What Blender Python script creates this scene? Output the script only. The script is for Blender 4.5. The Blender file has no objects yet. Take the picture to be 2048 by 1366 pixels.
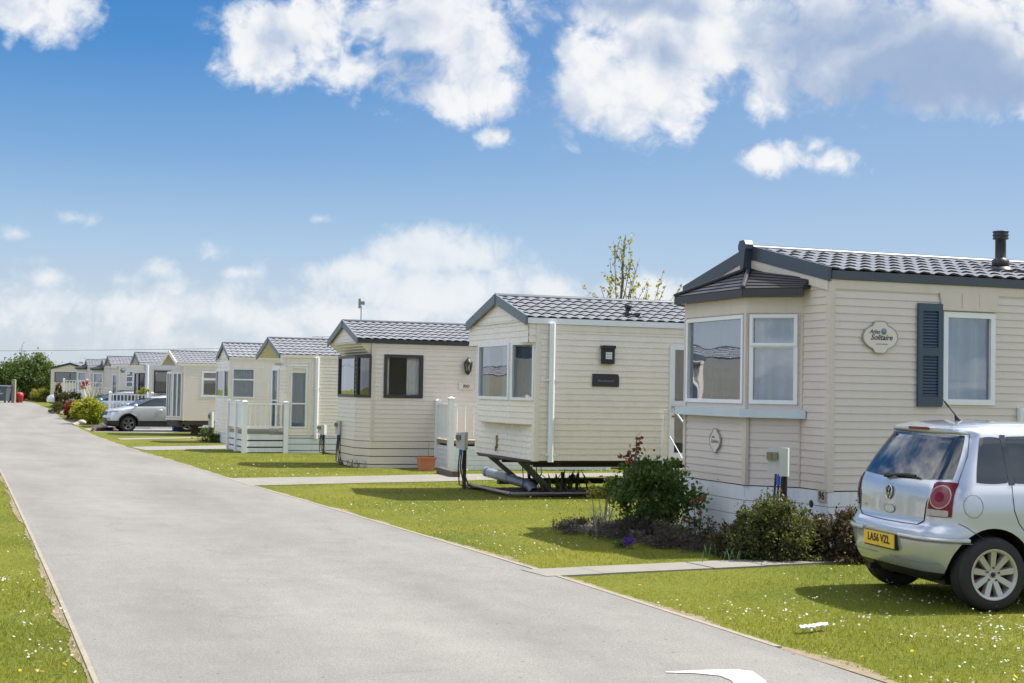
# Static caravan park on a sunny day: built in metres, camera at the origin looking along +Y
EXPOSURE = .95
SUN_STRENGTH = 4.2
SKY_STRENGTH = .10
SKY_SAT, SKY_VAL = 1.2, 1.0
SKY_MIX = .985          # how far the clear Nishita colour is pulled towards the measured one
SKY_RAMP = [(0.0, (.325, .355, .39)), (.14, (.305, .35, .395)), (.33, (.212, .300, .405)), (.53, (.108, .212, .365)), (.76, (.042, .142, .322)), (1.0, (.022, .108, .29))]
CLOUD_LIT, CLOUD_MID, CLOUD_GREY = (.49, .495, .50), (.325, .365, .425), (.165, .225, .335)
FAR_A, FAR_B = (.415, .44, .46), (.47, .48, .49)
FILL_A, FILL_B = (.80, .82, .86), (1.15, 1.15, 1.15)   # bright cloud added out of view to fill the camera-facing walls
import bpy, bmesh, math, random
import numpy as np
from mathutils import Vector, Matrix
R = math.radians
random.seed(7); rng = np.random.default_rng(7)
scene = bpy.context.scene
COL = scene.collection

# ------------------------------------------------------------------ camera maths (pixels of the 2048-wide photo -> places in the world)
F = 2844.0; EYE = 1.65
CAMROT = Matrix.Rotation(R(91.933), 4, 'X') @ Matrix.Rotation(R(1.05), 4, 'Z')
YS = [-60.0 + 3.0*i for i in range(0, 155)]
_KY = [-60, 14, 22, 31.6, 40.7, 49.5, 58, 67, 80, 95, 110, 130, 500]
_KZ = [0, 0, -.04, -.14, -.29, -.41, -.5, -.5, -.4, -.2, -.04, 0, 0]
_TZ = np.interp(YS, _KY, _KZ)
_TZ = np.convolve(np.pad(_TZ, 1, mode='edge'), [.25, .5, .25], 'valid')
def tz(y): return float(np.interp(y, YS, _TZ))
def ray(px, py):
    d = CAMROT.to_3x3() @ Vector(((px-1024)/F, -(py-683)/F, -1))
    return d / d.y
def G(px, py):
    d = ray(px, py); y = EYE / -d.z
    for _ in range(12): y = (EYE - tz(y)) / -d.z
    return Vector((d.x*y, y, tz(y)))
def PX(px, Y):               # ground point in the column of pixel px at depth Y
    d = ray(px, 779 + .0183*(px-1024)); return Vector((d.x*Y, Y, tz(Y)))

# ------------------------------------------------------------------ materials
MATS = {}
def nodes_of(name):
    m = bpy.data.materials.new(name); m.use_nodes = True
    nt = m.node_tree; b = nt.nodes['Principled BSDF']
    return m, nt, b
def mat(name, col, rough=.5, metal=0.0, spec=.5, var=.12, vscale=3.0, bump=0.0, bscale=60.0, coat=0.0, stretch=(1,1,1), streak=0.0, island=0.0, transl=None, detail=6, rvar=.08):
    if name in MATS: return MATS[name]
    m, nt, b = nodes_of(name); N = nt.nodes.new; L = nt.links.new
    b.inputs['Roughness'].default_value = rough; b.inputs['Metallic'].default_value = metal
    b.inputs['Specular IOR Level'].default_value = spec
    if coat: b.inputs['Coat Weight'].default_value = coat; b.inputs['Coat Roughness'].default_value = .05
    tc = N('ShaderNodeTexCoord'); mp = N('ShaderNodeMapping'); mp.inputs['Scale'].default_value = stretch
    L(tc.outputs['Object'], mp.inputs['Vector'])
    nz = N('ShaderNodeTexNoise'); nz.inputs['Scale'].default_value = vscale; nz.inputs['Detail'].default_value = detail
    nz.inputs['Roughness'].default_value = .65
    L(mp.outputs[0], nz.inputs['Vector'])
    mr = N('ShaderNodeMapRange'); mr.inputs[1].default_value = .25; mr.inputs[2].default_value = .75
    mr.inputs[3].default_value = 1-var; mr.inputs[4].default_value = 1+var*.6
    L(nz.outputs['Fac'], mr.inputs[0])
    fac = mr.outputs[0]
    if island:
        g = N('ShaderNodeNewGeometry'); m2 = N('ShaderNodeMapRange')
        m2.inputs[3].default_value = 1-island; m2.inputs[4].default_value = 1+island
        L(g.outputs['Random Per Island'], m2.inputs[0])
        mu = N('ShaderNodeMath'); mu.operation = 'MULTIPLY'; L(fac, mu.inputs[0]); L(m2.outputs[0], mu.inputs[1]); fac = mu.outputs[0]
    if streak:
        mp2 = N('ShaderNodeMapping'); mp2.inputs['Scale'].default_value = (9, 9, .7); L(tc.outputs['Object'], mp2.inputs['Vector'])
        n2 = N('ShaderNodeTexNoise'); n2.inputs['Scale'].default_value = 1.3; n2.inputs['Detail'].default_value = 5
        L(mp2.outputs[0], n2.inputs['Vector'])
        m3 = N('ShaderNodeMapRange'); m3.inputs[1].default_value = .45; m3.inputs[2].default_value = .8
        m3.inputs[3].default_value = 1.0; m3.inputs[4].default_value = 1-streak
        L(n2.outputs['Fac'], m3.inputs[0])
        mu = N('ShaderNodeMath'); mu.operation = 'MULTIPLY'; L(fac, mu.inputs[0]); L(m3.outputs[0], mu.inputs[1]); fac = mu.outputs[0]
    vm = N('ShaderNodeVectorMath'); vm.operation = 'SCALE'; vm.inputs[0].default_value = col[:3]
    L(fac, vm.inputs['Scale']); L(vm.outputs[0], b.inputs['Base Color'])
    r2 = N('ShaderNodeMapRange'); r2.inputs[3].default_value = max(.02, rough-rvar); r2.inputs[4].default_value = min(1, rough+rvar)
    L(nz.outputs['Fac'], r2.inputs[0]); L(r2.outputs[0], b.inputs['Roughness'])
    if bump:
        nb = N('ShaderNodeTexNoise'); nb.inputs['Scale'].default_value = bscale; nb.inputs['Detail'].default_value = 4
        L(tc.outputs['Object'], nb.inputs['Vector'])
        bp = N('ShaderNodeBump'); bp.inputs['Strength'].default_value = bump; bp.inputs['Distance'].default_value = .01
        L(nb.outputs['Fac'], bp.inputs['Height']); L(bp.outputs[0], b.inputs['Normal'])
    if transl:
        tr = N('ShaderNodeBsdfTranslucent'); vm2 = N('ShaderNodeVectorMath'); vm2.operation = 'SCALE'
        vm2.inputs[0].default_value = transl; L(fac, vm2.inputs['Scale']); L(vm2.outputs[0], tr.inputs['Color'])
        mx = N('ShaderNodeMixShader'); mx.inputs[0].default_value = .45
        out = nt.nodes['Material Output']
        L(b.outputs[0], mx.inputs[1]); L(tr.outputs[0], mx.inputs[2]); L(mx.outputs[0], out.inputs['Surface'])
    MATS[name] = m
    return m
def glass(name, tint=(.75, .8, .82), ior=1.7, add=.04, rough=0.0):
    if name in MATS: return MATS[name]
    m = bpy.data.materials.new(name); m.use_nodes = True; nt = m.node_tree; nt.nodes.clear()
    N = nt.nodes.new; L = nt.links.new
    o = N('ShaderNodeOutputMaterial'); t = N('ShaderNodeBsdfTransparent'); t.inputs[0].default_value = (*tint, 1)
    g = N('ShaderNodeBsdfGlossy'); g.inputs['Roughness'].default_value = rough; g.inputs[0].default_value = (.95, .97, 1, 1)
    tc = N('ShaderNodeTexCoord'); nz = N('ShaderNodeTexNoise'); nz.inputs['Scale'].default_value = 1.6; nz.inputs['Detail'].default_value = 1
    bp = N('ShaderNodeBump'); bp.inputs['Strength'].default_value = .12; bp.inputs['Distance'].default_value = .03
    L(tc.outputs['Object'], nz.inputs['Vector']); L(nz.outputs['Fac'], bp.inputs['Height']); L(bp.outputs[0], g.inputs['Normal'])
    fr = N('ShaderNodeFresnel'); fr.inputs[0].default_value = ior
    ad = N('ShaderNodeMath'); ad.operation = 'ADD'; ad.use_clamp = True; ad.inputs[1].default_value = add
    L(fr.outputs[0], ad.inputs[0]); mx = N('ShaderNodeMixShader'); L(ad.outputs[0], mx.inputs[0])
    L(t.outputs[0], mx.inputs[1]); L(g.outputs[0], mx.inputs[2]); L(mx.outputs[0], o.inputs[0])
    MATS[name] = m
    return m

M = {}
M['siding_beige'] = mat('siding_beige', (.66, .58, .51), .30, var=.04, streak=.025)
M['siding_cream'] = mat('siding_cream', (.81, .735, .63), .28, var=.04, streak=.025)
M['siding_sand'] = mat('siding_sand', (.72, .64, .545), .30, var=.04, streak=.025)
M['siding_pale'] = mat('siding_pale', (.72, .65, .54), .38, var=.05, streak=.09)
M['siding_grey'] = mat('siding_grey', (.66, .625, .575), .4, var=.05, streak=.08)
M['trim_beige'] = mat('trim_beige', (.64, .56, .48), .4, var=.06, streak=.08)
M['trim_cream'] = mat('trim_cream', (.79, .72, .615), .4, var=.06, streak=.08)
M['slate'] = mat('slate_trim', (.05, .063, .082), .38, var=.15)
M['slate_pale'] = mat('slate_pale_trim', (.13, .155, .185), .42, var=.15)
M['shutter'] = mat('shutter_blue', (.045, .075, .115), .45, var=.12)
M['white'] = mat('white_plastic', (.78, .80, .82), .35, var=.05, streak=.06)
M['white_rail'] = mat('white_rail', (.82, .82, .82), .4, var=.04)
M['white_skirt'] = mat('white_skirt', (.74, .77, .80), .4, var=.07, streak=.12)
M['sill'] = mat('sill_blue_grey', (.55, .62, .66), .45, var=.10)
M['black'] = mat('black_plastic', (.018, .018, .02), .45, var=.2)
M['dark_frame'] = mat('dark_window_frame', (.035, .032, .04), .4, var=.15)
M['roof'] = mat('roof_tile_metal', (.215, .22, .238), .42, spec=.6, var=.18, vscale=2.2, bump=.12, bscale=120)
M['tile_gap_shade'] = mat('tile_riser_shade', (.075, .075, .08), .7)  # shadow under each tile row, painted as a dark riser colour
M['roof_dark'] = mat('bay_roof_tile', (.035, .034, .038), .5, spec=.35, var=.2)
M['glass'] = glass('window_glass', (.95, .97, .98), 1.7, .12)
M['glass_bright'] = glass('reflecting_window_glass', (.8, .85, .88), 1.75, .26)
M['glass_dark'] = glass('clear_window_glass', (.97, .98, .98), 1.45, .0)
M['curtain'] = mat('net_curtain', (.62, .74, .90), .9, spec=.1, var=.08, vscale=1.2)
M['curtain_white'] = mat('white_curtain', (.82, .81, .79), .9, spec=.1, var=.05)
M['curtain_dark'] = mat('brown_curtain', (.16, .15, .16), .9, spec=.1, var=.1)
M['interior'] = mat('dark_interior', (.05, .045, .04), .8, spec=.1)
M['steel'] = mat('galvanised_steel', (.26, .26, .25), .5, metal=.5, var=.2)
M['rust'] = mat('dark_chassis', (.07, .05, .042), .75, var=.3)
M['pipe'] = mat('grey_pipe', (.22, .25, .31), .35, var=.12)
M['timber'] = mat('weathered_timber', (.30, .26, .20), .85, var=.25, vscale=6, stretch=(1, 8, 8))
M['timber_dark'] = mat('old_timber_sleeper', (.10, .085, .07), .85, var=.3, vscale=6)
M['brass'] = mat('tarnished_brass', (.22, .18, .08), .45, metal=.6)
M['box_grey'] = mat('hookup_box_grey', (.52, .53, .50), .55, var=.10, streak=.12)
M['socket'] = mat('socket_olive', (.20, .19, .11), .5, var=.2)
M['blue'] = mat('blue_plug', (.02, .10, .42), .4)
M['cable'] = mat('black_cable', (.022, .022, .03), .5)
M['terracotta'] = mat('terracotta', (.50, .185, .10), .75, var=.15)
M['plaque'] = mat('plaque_cream', (.70, .64, .56), .5, var=.05)
M['plaque_rim'] = mat('plaque_rim', (.36, .32, .27), .5, var=.1)
M['tan_plate'] = mat('tan_plate', (.46, .40, .28), .5)
M['ink'] = mat('black_ink', (.015, .015, .02), .5)
M['ink_grey'] = mat('grey_ink', (.22, .23, .26), .5)
M['ink_blue'] = mat('blue_ink', (.16, .27, .36), .6, var=.35, vscale=40)
M['ink_pink'] = mat('pink_ink', (.40, .20, .26), .6)
M['silver'] = mat('silver_paint', (.50, .525, .575), .27, metal=.55, spec=.5, var=.0, coat=1.0, rvar=0)
M['silver_car'] = mat('silver_suv_paint', (.62, .64, .67), .3, metal=.55, var=.0, coat=.8, rvar=0)
M['blue_car'] = mat('pale_blue_paint', (.36, .42, .47), .3, metal=.4, var=.0, coat=.8, rvar=0)
M['white_car'] = mat('white_paint', (.74, .76, .78), .25, var=.0, coat=.8, rvar=0)
M['car_glass'] = mat('dark_car_glass', (.012, .016, .018), .03, spec=.9, var=.0, coat=.25, rvar=0)
M['tyre'] = mat('tyre_rubber', (.032, .031, .031), .75, spec=.3, var=.25, vscale=12, bump=.1)
M['alloy'] = mat('alloy_rim', (.48, .47, .45), .38, metal=.5, var=.1)
M['alloy_dark'] = mat('dark_alloy_rim', (.20, .20, .21), .35, metal=.6)
M['drum'] = mat('red_brake', (.22, .015, .02), .6)
M['red_lens'] = mat('red_lens', (.16, .002, .010), .22, spec=.4, coat=.0, var=.10, vscale=30)
M['pink_lens'] = mat('pink_lens', (.25, .045, .06), .2, spec=.5, coat=.0, var=.25, vscale=25)
M['clear_lens'] = mat('clear_lens', (.42, .37, .36), .2, spec=.5, coat=.0, var=.3, vscale=40)
M['plate_yellow'] = mat('plate_yellow', (.78, .49, .03), .4, var=.04)
M['chrome'] = mat('chrome', (.62, .63, .64), .12, metal=1.0)
M['red_bin'] = mat('red_plastic', (.50, .02, .025), .4)
M['bin_grey'] = mat('bin_grey', (.085, .10, .12), .5, var=.12)
M['rock'] = mat('pale_rock', (.36, .33, .28), .9, var=.3, vscale=5, bump=.5, bscale=9)
M['brick'] = mat('brick_edging', (.22, .12, .085), .9, var=.3, vscale=9)
M['litter'] = mat('crumpled_white_plastic', (.52, .55, .50), .4, var=.15, vscale=15)
M['bark'] = mat('bark', (.13, .105, .085), .9, var=.3, vscale=8)
M['twig'] = mat('grey_twig', (.16, .13, .12), .85, var=.2)
def leafmat(n, c, tr, isl=.45, rough=.5): return mat(n, c, rough, spec=.35, var=.25, vscale=1.5, island=isl, transl=tr)
M['leaf_rose'] = leafmat('rose_leaf', (.075, .13, .03), (.10, .17, .025))
M['leaf_heath'] = leafmat('heath_leaf', (.125, .145, .045), (.11, .13, .025), .5)
M['leaf_heath_red'] = leafmat('heath_leaf_bronze', (.115, .085, .05), (.08, .055, .03), .5)
M['leaf_lime'] = leafmat('lime_leaf', (.31, .35, .025), (.36, .37, .02), .5)
M['leaf_yellow'] = leafmat('yellow_green_leaf', (.34, .33, .06), (.42, .38, .05), .4)
M['leaf_red'] = leafmat('red_leaf', (.33, .03, .035), (.35, .03, .03), .4)
M['leaf_bronze'] = leafmat('bronze_shoot', (.22, .06, .03), (.25, .07, .03), .4)
M['leaf_tree'] = leafmat('tree_leaf', (.115, .16, .035), (.13, .19, .03), .5)
M['leaf_tree_dark'] = leafmat('dark_tree_leaf', (.075, .115, .03), (.09, .14, .02), .5)
M['leaf_olive'] = leafmat('olive_leaf', (.085, .10, .03), (.09, .10, .02), .5)
M['leaf_brown'] = leafmat('russet_leaf', (.14, .085, .04), (.13, .07, .03), .5)
M['leaf_mauve'] = leafmat('mauve_heather', (.15, .11, .13), (.12, .08, .10), .5)
M['leaf_iris'] = leafmat('iris_leaf', (.10, .17, .07), (.10, .18, .05), .3)
M['petal_purple'] = leafmat('purple_petal', (.16, .04, .42), (.2, .05, .5), .3)
M['petal_white'] = leafmat('white_petal', (.80, .80, .78), (.5, .5, .5), .08)
M['petal_yellow'] = leafmat('yellow_petal', (.80, .55, .02), (.6, .4, .02), .12)
M['leaf_pale'] = leafmat('pale_strap_leaf', (.62, .60, .48), (.4, .4, .3), .2)

# ------------------------------------------------------------------ mesh builder
class MB:
    def __init__(s): s.v = []; s.f = []; s.m = []; s.sm = []
    def add(s, vs, fs, mi=0, smooth=False):
        o = len(s.v); s.v.extend([tuple(p) for p in vs])
        for f in fs: s.f.append([i+o for i in f]); s.m.append(mi); s.sm.append(smooth)
    def quad(s, a, b, c, d, mi=0): s.add([a, b, c, d], [(0, 1, 2, 3)], mi)
    def box(s, lo, hi, mi=0):
        x0, y0, z0 = lo; x1, y1, z1 = hi
        s.add([(x0,y0,z0),(x1,y0,z0),(x1,y1,z0),(x0,y1,z0),(x0,y0,z1),(x1,y0,z1),(x1,y1,z1),(x0,y1,z1)],
              [(0,3,2,1),(4,5,6,7),(0,1,5,4),(1,2,6,5),(2,3,7,6),(3,0,4,7)], mi)
    def obox(s, o, ex, ey, ez, mi=0):      # corner o and three edge vectors
        o, ex, ey, ez = Vector(o), Vector(ex), Vector(ey), Vector(ez)
        p = [o, o+ex, o+ex+ey, o+ey]; p += [q+ez for q in p]
        f = [(0,3,2,1),(4,5,6,7),(0,1,5,4),(1,2,6,5),(2,3,7,6),(3,0,4,7)]
        if ex.cross(ey).dot(ez) < 0: f = [t[::-1] for t in f]
        s.add(p, f, mi)
    def bar(s, a, b, w, h, up=(0,0,1), mi=0):   # rectangular bar from a to b
        a, b = Vector(a), Vector(b); d = (b-a).normalized(); x = d.cross(Vector(up))
        if x.length < 1e-4: x = d.cross(Vector((1,0,0)))
        x.normalize(); y = x.cross(d).normalized()
        s.obox(a - x*w/2 - y*h/2, x*w, y*h, b-a, mi)
    def tube(s, pts, r, n=8, mi=0, cap=True, r2=None):
        pts = [Vector(p) for p in pts]; k = len(pts); vs = []; fs = []
        prev = None
        for i, p in enumerate(pts):
            d = (pts[min(i+1,k-1)] - pts[max(i-1,0)]).normalized()
            x = d.cross(Vector((0,0,1))) if abs(d.z) < .95 else d.cross(Vector((1,0,0)))
            if prev is not None and x.dot(prev) < 0 and abs(d.z) >= .95: x = -x
            if prev is not None:
                x2 = prev - d*prev.dot(d)
                if x2.length > 1e-4: x = x2
            x.normalize(); prev = x; y = d.cross(x)
            rr = r if r2 is None else r + (r2-r)*i/(k-1)
            for j in range(n):
                a = 2*math.pi*j/n; vs.append(p + x*math.cos(a)*rr + y*math.sin(a)*rr)
        for i in range(k-1):
            for j in range(n):
                fs.append((i*n+j, i*n+(j+1)%n, (i+1)*n+(j+1)%n, (i+1)*n+j))
        s.add(vs, fs, mi, True)
        if cap: s.add(vs[:n], [tuple(range(n))[::-1]], mi); s.add(vs[-n:], [tuple(range(n))], mi)
    def lathe(s, prof, n=24, axis='Z', o=(0,0,0), mi=0):   # prof: (radius, height)
        vs = []; fs = []; k = len(prof); o = Vector(o)
        for r, h in prof:
            for j in range(n):
                a = 2*math.pi*j/n; c, q = math.cos(a)*r, math.sin(a)*r
                vs.append(o + (Vector((c, q, h)) if axis == 'Z' else Vector((c, h, q)) if axis == 'Y' else Vector((h, c, q))))
        for i in range(k-1):
            for j in range(n): fs.append((i*n+j, i*n+(j+1)%n, (i+1)*n+(j+1)%n, (i+1)*n+j))
        s.add(vs, fs, mi, True)
    def prism(s, poly, ext, mi=0, smooth=False):   # planar polygon extruded by vector
        poly = [Vector(p) for p in poly]; e = Vector(ext); n = len(poly)
        s.add(poly + [p+e for p in poly], [tuple(range(n))[::-1], tuple(range(n, 2*n))] + [(i, (i+1)%n, n+(i+1)%n, n+i) for i in range(n)], mi)
    def build(s, name, mt, parent=None, loc=None, rot=None, fix=False):
        me = bpy.data.meshes.new(name); me.from_pydata(s.v, [], s.f); 
        for x in (mt if isinstance(mt, (list, tuple)) else [mt]): me.materials.append(x)
        me.polygons.foreach_set('material_index', s.m); me.polygons.foreach_set('use_smooth', s.sm)
        if fix:
            bm = bmesh.new(); bm.from_mesh(me); bmesh.ops.recalc_face_normals(bm, faces=bm.faces); bm.to_mesh(me); bm.free()
        me.update()
        o = bpy.data.objects.new(name, me); COL.objects.link(o)
        if parent: o.parent = parent
        if loc is not None: o.location = loc
        if rot is not None: o.rotation_euler = (0, 0, rot)
        return o
def tag(o, label=None, cat=None, group=None, kind=None):
    if label: o['label'] = label
    if cat: o['category'] = cat
    if group: o['group'] = group
    if kind: o['kind'] = kind
    return o
def empty(name, loc, rz, label, cat, group=None):
    o = bpy.data.objects.new(name, None); COL.objects.link(o); o.location = loc; o.rotation_euler = (0, 0, rz)
    o.empty_display_size = .2
    return tag(o, label, cat, group)
def copy_tree(o, parent=None):
    c = o.copy(); COL.objects.link(c); c.parent = parent
    for ch in list(o.children): copy_tree(ch, c)
    return c
def fast_mesh(name, verts, faces, mt, parent=None, smooth=False):
    me = bpy.data.meshes.new(name); nv = len(verts); nf, k = faces.shape
    me.vertices.add(nv); me.vertices.foreach_set('co', np.ascontiguousarray(verts, dtype=np.float32).ravel())
    me.loops.add(nf*k); me.loops.foreach_set('vertex_index', np.ascontiguousarray(faces, dtype=np.int32).ravel())
    me.polygons.add(nf); me.polygons.foreach_set('loop_start', np.arange(0, nf*k, k, dtype=np.int32))
    if smooth: me.polygons.foreach_set('use_smooth', np.ones(nf, dtype=bool))
    me.update(calc_edges=True); me.validate()
    me.materials.append(mt)
    o = bpy.data.objects.new(name, me); COL.objects.link(o)
    if parent: o.parent = parent
    return o
def text_mesh(body, size, extrude=.001, shear=0.0, bold=0.0, spacing=1.0):
    c = bpy.data.curves.new('t', 'FONT'); c.body = body; c.size = size; c.extrude = extrude; c.shear = shear; c.offset = bold
    c.align_x = 'CENTER'; c.align_y = 'CENTER'; c.space_character = spacing; c.resolution_u = 3
    o = bpy.data.objects.new('t', c); COL.objects.link(o)
    dg = bpy.context.evaluated_depsgraph_get(); dg.update()
    me = bpy.data.meshes.new_from_object(o.evaluated_get(dg))
    bpy.data.objects.remove(o); bpy.data.curves.remove(c)
    return me
def lettering(name, lines, mt, parent, origin, xdir, up=(0,0,1), kind=None):
    """lines: (text, size, dx, dy, shear, bold[, spacing]); one mesh lying in the plane of xdir / up at origin"""
    X = Vector(xdir).normalized(); U = Vector(up).normalized(); Nn = X.cross(U); mb = MB()
    for ln in lines:
        t, size, dx, dy, sh, bd = ln[:6]
        me = text_mesh(t, size, .0012, sh, bd, ln[6] if len(ln) > 6 else 1.0)
        vs = [Vector(origin) + X*(v.co.x+dx) + U*(v.co.y+dy) + Nn*(v.co.z+.0012) for v in me.vertices]
        mb.add(vs, [tuple(p.vertices) for p in me.polygons]); bpy.data.meshes.remove(me)
    return mb.build(name, mt, parent)

# ------------------------------------------------------------------ foliage
def leaves(name, cen, size, mt, parent=None, aspect=.5, out=None, outw=.0, bend=.25):
    n = len(cen); size = np.broadcast_to(size, (n,))
    d = rng.normal(size=(n, 3))
    if out is not None: d = d*(1-outw) + out*outw*1.6
    d /= np.linalg.norm(d, axis=1)[:, None] + 1e-9
    a = rng.normal(size=(n, 3)); x = np.cross(d, a); x /= np.linalg.norm(x, axis=1)[:, None] + 1e-9
    nn = np.cross(d, x); s = size[:, None]
    p0 = cen; p2 = cen + d*s; mid = cen + d*s*.5 + nn*s*bend*.4
    p1 = mid + x*s*aspect*.5; p3 = mid - x*s*aspect*.5
    v = np.stack([p0, p1, p2, p3], 1).reshape(-1, 3)
    f = np.arange(n*4).reshape(n, 4)
    return fast_mesh(name, v, f, mt, parent)
def clumps(n, k, rad, spread, flat=1.0, low=-.35, shell=.55):
    """n leaf points gathered in k clumps through an ellipsoid of radii rad"""
    c = rng.normal(size=(k, 3)); c /= np.linalg.norm(c, axis=1)[:, None]
    c *= (shell + (1-shell)*rng.random((k, 1))**.5) * (.75 + .35*rng.random((k, 1)))
    c = c[c[:, 2] > low]; w = rng.random(len(c)) + .4; w /= w.sum()
    idx = rng.choice(len(c), n, p=w)
    p = c[idx] + rng.normal(size=(n, 3))*spread*(.6+.8*rng.random((len(c), 1)))[idx]
    return p*np.array(rad), c*np.array(rad)
def bush(name, loc, rad, n, leaf, mt, label, cat='bush', k=40, spread=.17, aspect=.5, group=None, low=-.3, outw=.35, stem_mat=None, base=None, extra=None, shell=.55):
    root = empty(name, loc, 0, label, cat, group)
    p, c = clumps(n, k, rad, spread, low=low, shell=shell)
    h = rad[2]*(-low) if base is None else base
    p[:, 2] += h; c[:, 2] += h
    p[:, 2] = np.maximum(p[:, 2], .01+.05*rng.random(len(p)))
    out = p/(np.linalg.norm(p, axis=1)[:, None]+1e-6)
    leaves('foliage', p, leaf*(.6+.8*rng.random(n)), mt, root, aspect, out, outw)
    if extra:
        for (nm, m2, cnt, zmin, lf) in extra:
            q = p[rng.choice(len(p), cnt)]; q = q[q[:, 2] > zmin] + rng.normal(size=(1, 3))*.005
            leaves(nm, q*1.03, lf*(.6+.8*rng.random(len(q))), m2, root, aspect, None, 0)
    mb = MB()
    for cc in c[:26]:
        b = Vector((cc[0]*.18+rng.normal()*.02, cc[1]*.18+rng.normal()*.02, 0)); e = Vector(cc)
        mb.tube([b, b.lerp(e, .5)+Vector((cc[0]*.05, cc[1]*.05, rad[2]*.05)), e], .006+.01*rad[2]*.5, 5, r2=.003)
    mb.build('stem', stem_mat or M['twig'], root)
    return root
# ------------------------------------------------------------------ static caravans
def lap_wall(mb, p0, p1, z0, z1, pitch, dep, holes=()):
    p0, p1 = Vector((*p0, 0)), Vector((*p1, 0)); d = p1-p0; Ln = d.length; d /= Ln; n = Vector((d.y, -d.x, 0))
    k = max(1, round((z1-z0)/pitch)); ph = (z1-z0)/k
    cuts = sorted(set([z0+i*ph for i in range(k+1)] + [h for a in holes for h in (a[2], a[3]) if z0 < h < z1]))
    P = lambda t, z, o: p0 + d*t + n*o + Vector((0, 0, z))
    for a, b in zip(cuts[:-1], cuts[1:]):
        if b-a < 1e-5: continue
        m = (a+b)/2; i = min(k-1, int((m-z0)/ph)); zb = z0+i*ph
        off = lambda z: dep*(1-(z-zb)/ph)+.001
        iv = [(0, Ln)]
        for h in holes:
            if h[2] < m < h[3]:
                nv = []
                for s, e in iv:
                    if h[1] <= s or h[0] >= e: nv.append((s, e)); continue
                    if h[0] > s: nv.append((s, h[0]))
                    if h[1] < e: nv.append((h[1], e))
                iv = nv
        for s, e in iv:
            mb.quad(P(s, a, off(a)), P(e, a, off(a)), P(e, b, off(b)), P(s, b, off(b)))
            if abs(a-zb) < 1e-5: mb.quad(P(s, a, .001), P(e, a, .001), P(e, a, dep), P(s, a, dep))
def lap_gable(mb, x, W, z0, ze, zr, pitch, dep, y0=0.0, flip=False):
    k = max(1, round((zr-z0)/pitch)); ph = (zr-z0)/k; sg = 1 if flip else -1
    def ext(z):
        if z <= ze: return (y0, y0+W)
        t = min(1, (z-ze)/(zr-ze)); return (y0+t*W/2, y0+W-t*W/2)
    for i in range(k):
        a = z0+i*ph; b = a+ph; ea, eb = ext(a), ext(b)
        q = [(x+sg*dep, ea[1], a), (x+sg*dep, ea[0], a), (x+sg*.001, eb[0], b), (x+sg*.001, eb[1], b)]
        u = [(x, ea[1], a), (x, ea[0], a), (x+sg*dep, ea[0], a), (x+sg*dep, ea[1], a)]
        mb.quad(*(q[::-1] if flip else q)); mb.quad(*(u[::-1] if flip else u))
def tiles(mb, o, along, up, nrm, wave=.19, row=.27, amp=.0115, step=.021, samples=6):
    o, along, up, nrm = Vector(o), Vector(along), Vector(up), Vector(nrm).normalized()
    L = along.length; S = up.length; a = along/L; u = up/S
    nw = max(2, round(L/wave)); nr = max(1, round(S/row)); NI = nw*samples+1
    ts = np.linspace(0, L, NI); ph = ts/L*nw*2*np.pi
    w = amp*(np.sin(ph) + .38*np.sin(2*ph+.9))
    A = np.array(a); U = np.array(u); Nn = np.array(nrm); O = np.array(o)
    rows = []
    for j in range(nr):
        s0 = S*j/nr; s1 = S*(j+1)/nr
        for s, h in ((s0, 0.0), (s0-.012, step), (s1, 0.0)):
            rows.append(O + ts[:, None]*A + (s)*U + (w+h)[:, None]*Nn)
    V = np.concatenate(rows); fs = []; fd = []
    for r in range(len(rows)-1):
        if r % 3 == 2: continue
        for i in range(NI-1):
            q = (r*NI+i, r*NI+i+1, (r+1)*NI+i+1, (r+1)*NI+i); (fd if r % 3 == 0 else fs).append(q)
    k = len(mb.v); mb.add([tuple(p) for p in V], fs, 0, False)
    for q in fd: mb.f.append([i+k for i in q]); mb.m.append(1); mb.sm.append(False)  # risers take the dark material: painted shade below the tile ends
def wall_frame(p0, p1):
    p0, p1 = Vector((*p0, 0)), Vector((*p1, 0)); d = (p1-p0).normalized()
    return p0, d, Vector((d.y, -d.x, 0))
def curtain_mesh(P, t0, t1, z0, z1, off, amp=.042, folds=5.0):
    mb = MB(); n = max(8, int((t1-t0)*60)); vs = []; fs = []
    for i in range(n+1):
        t = t0+(t1-t0)*i/n; w = amp*math.sin((t-t0)*folds*2*math.pi*1.1+math.sin(t*9)*1.2)
        vs += [P(t, z0, off+w), P(t, z1, off+w*.7)]
    for i in range(n): fs.append((2*i, 2*i+2, 2*i+3, 2*i+1))
    mb.add(vs, fs, 0, True); return mb
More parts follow.
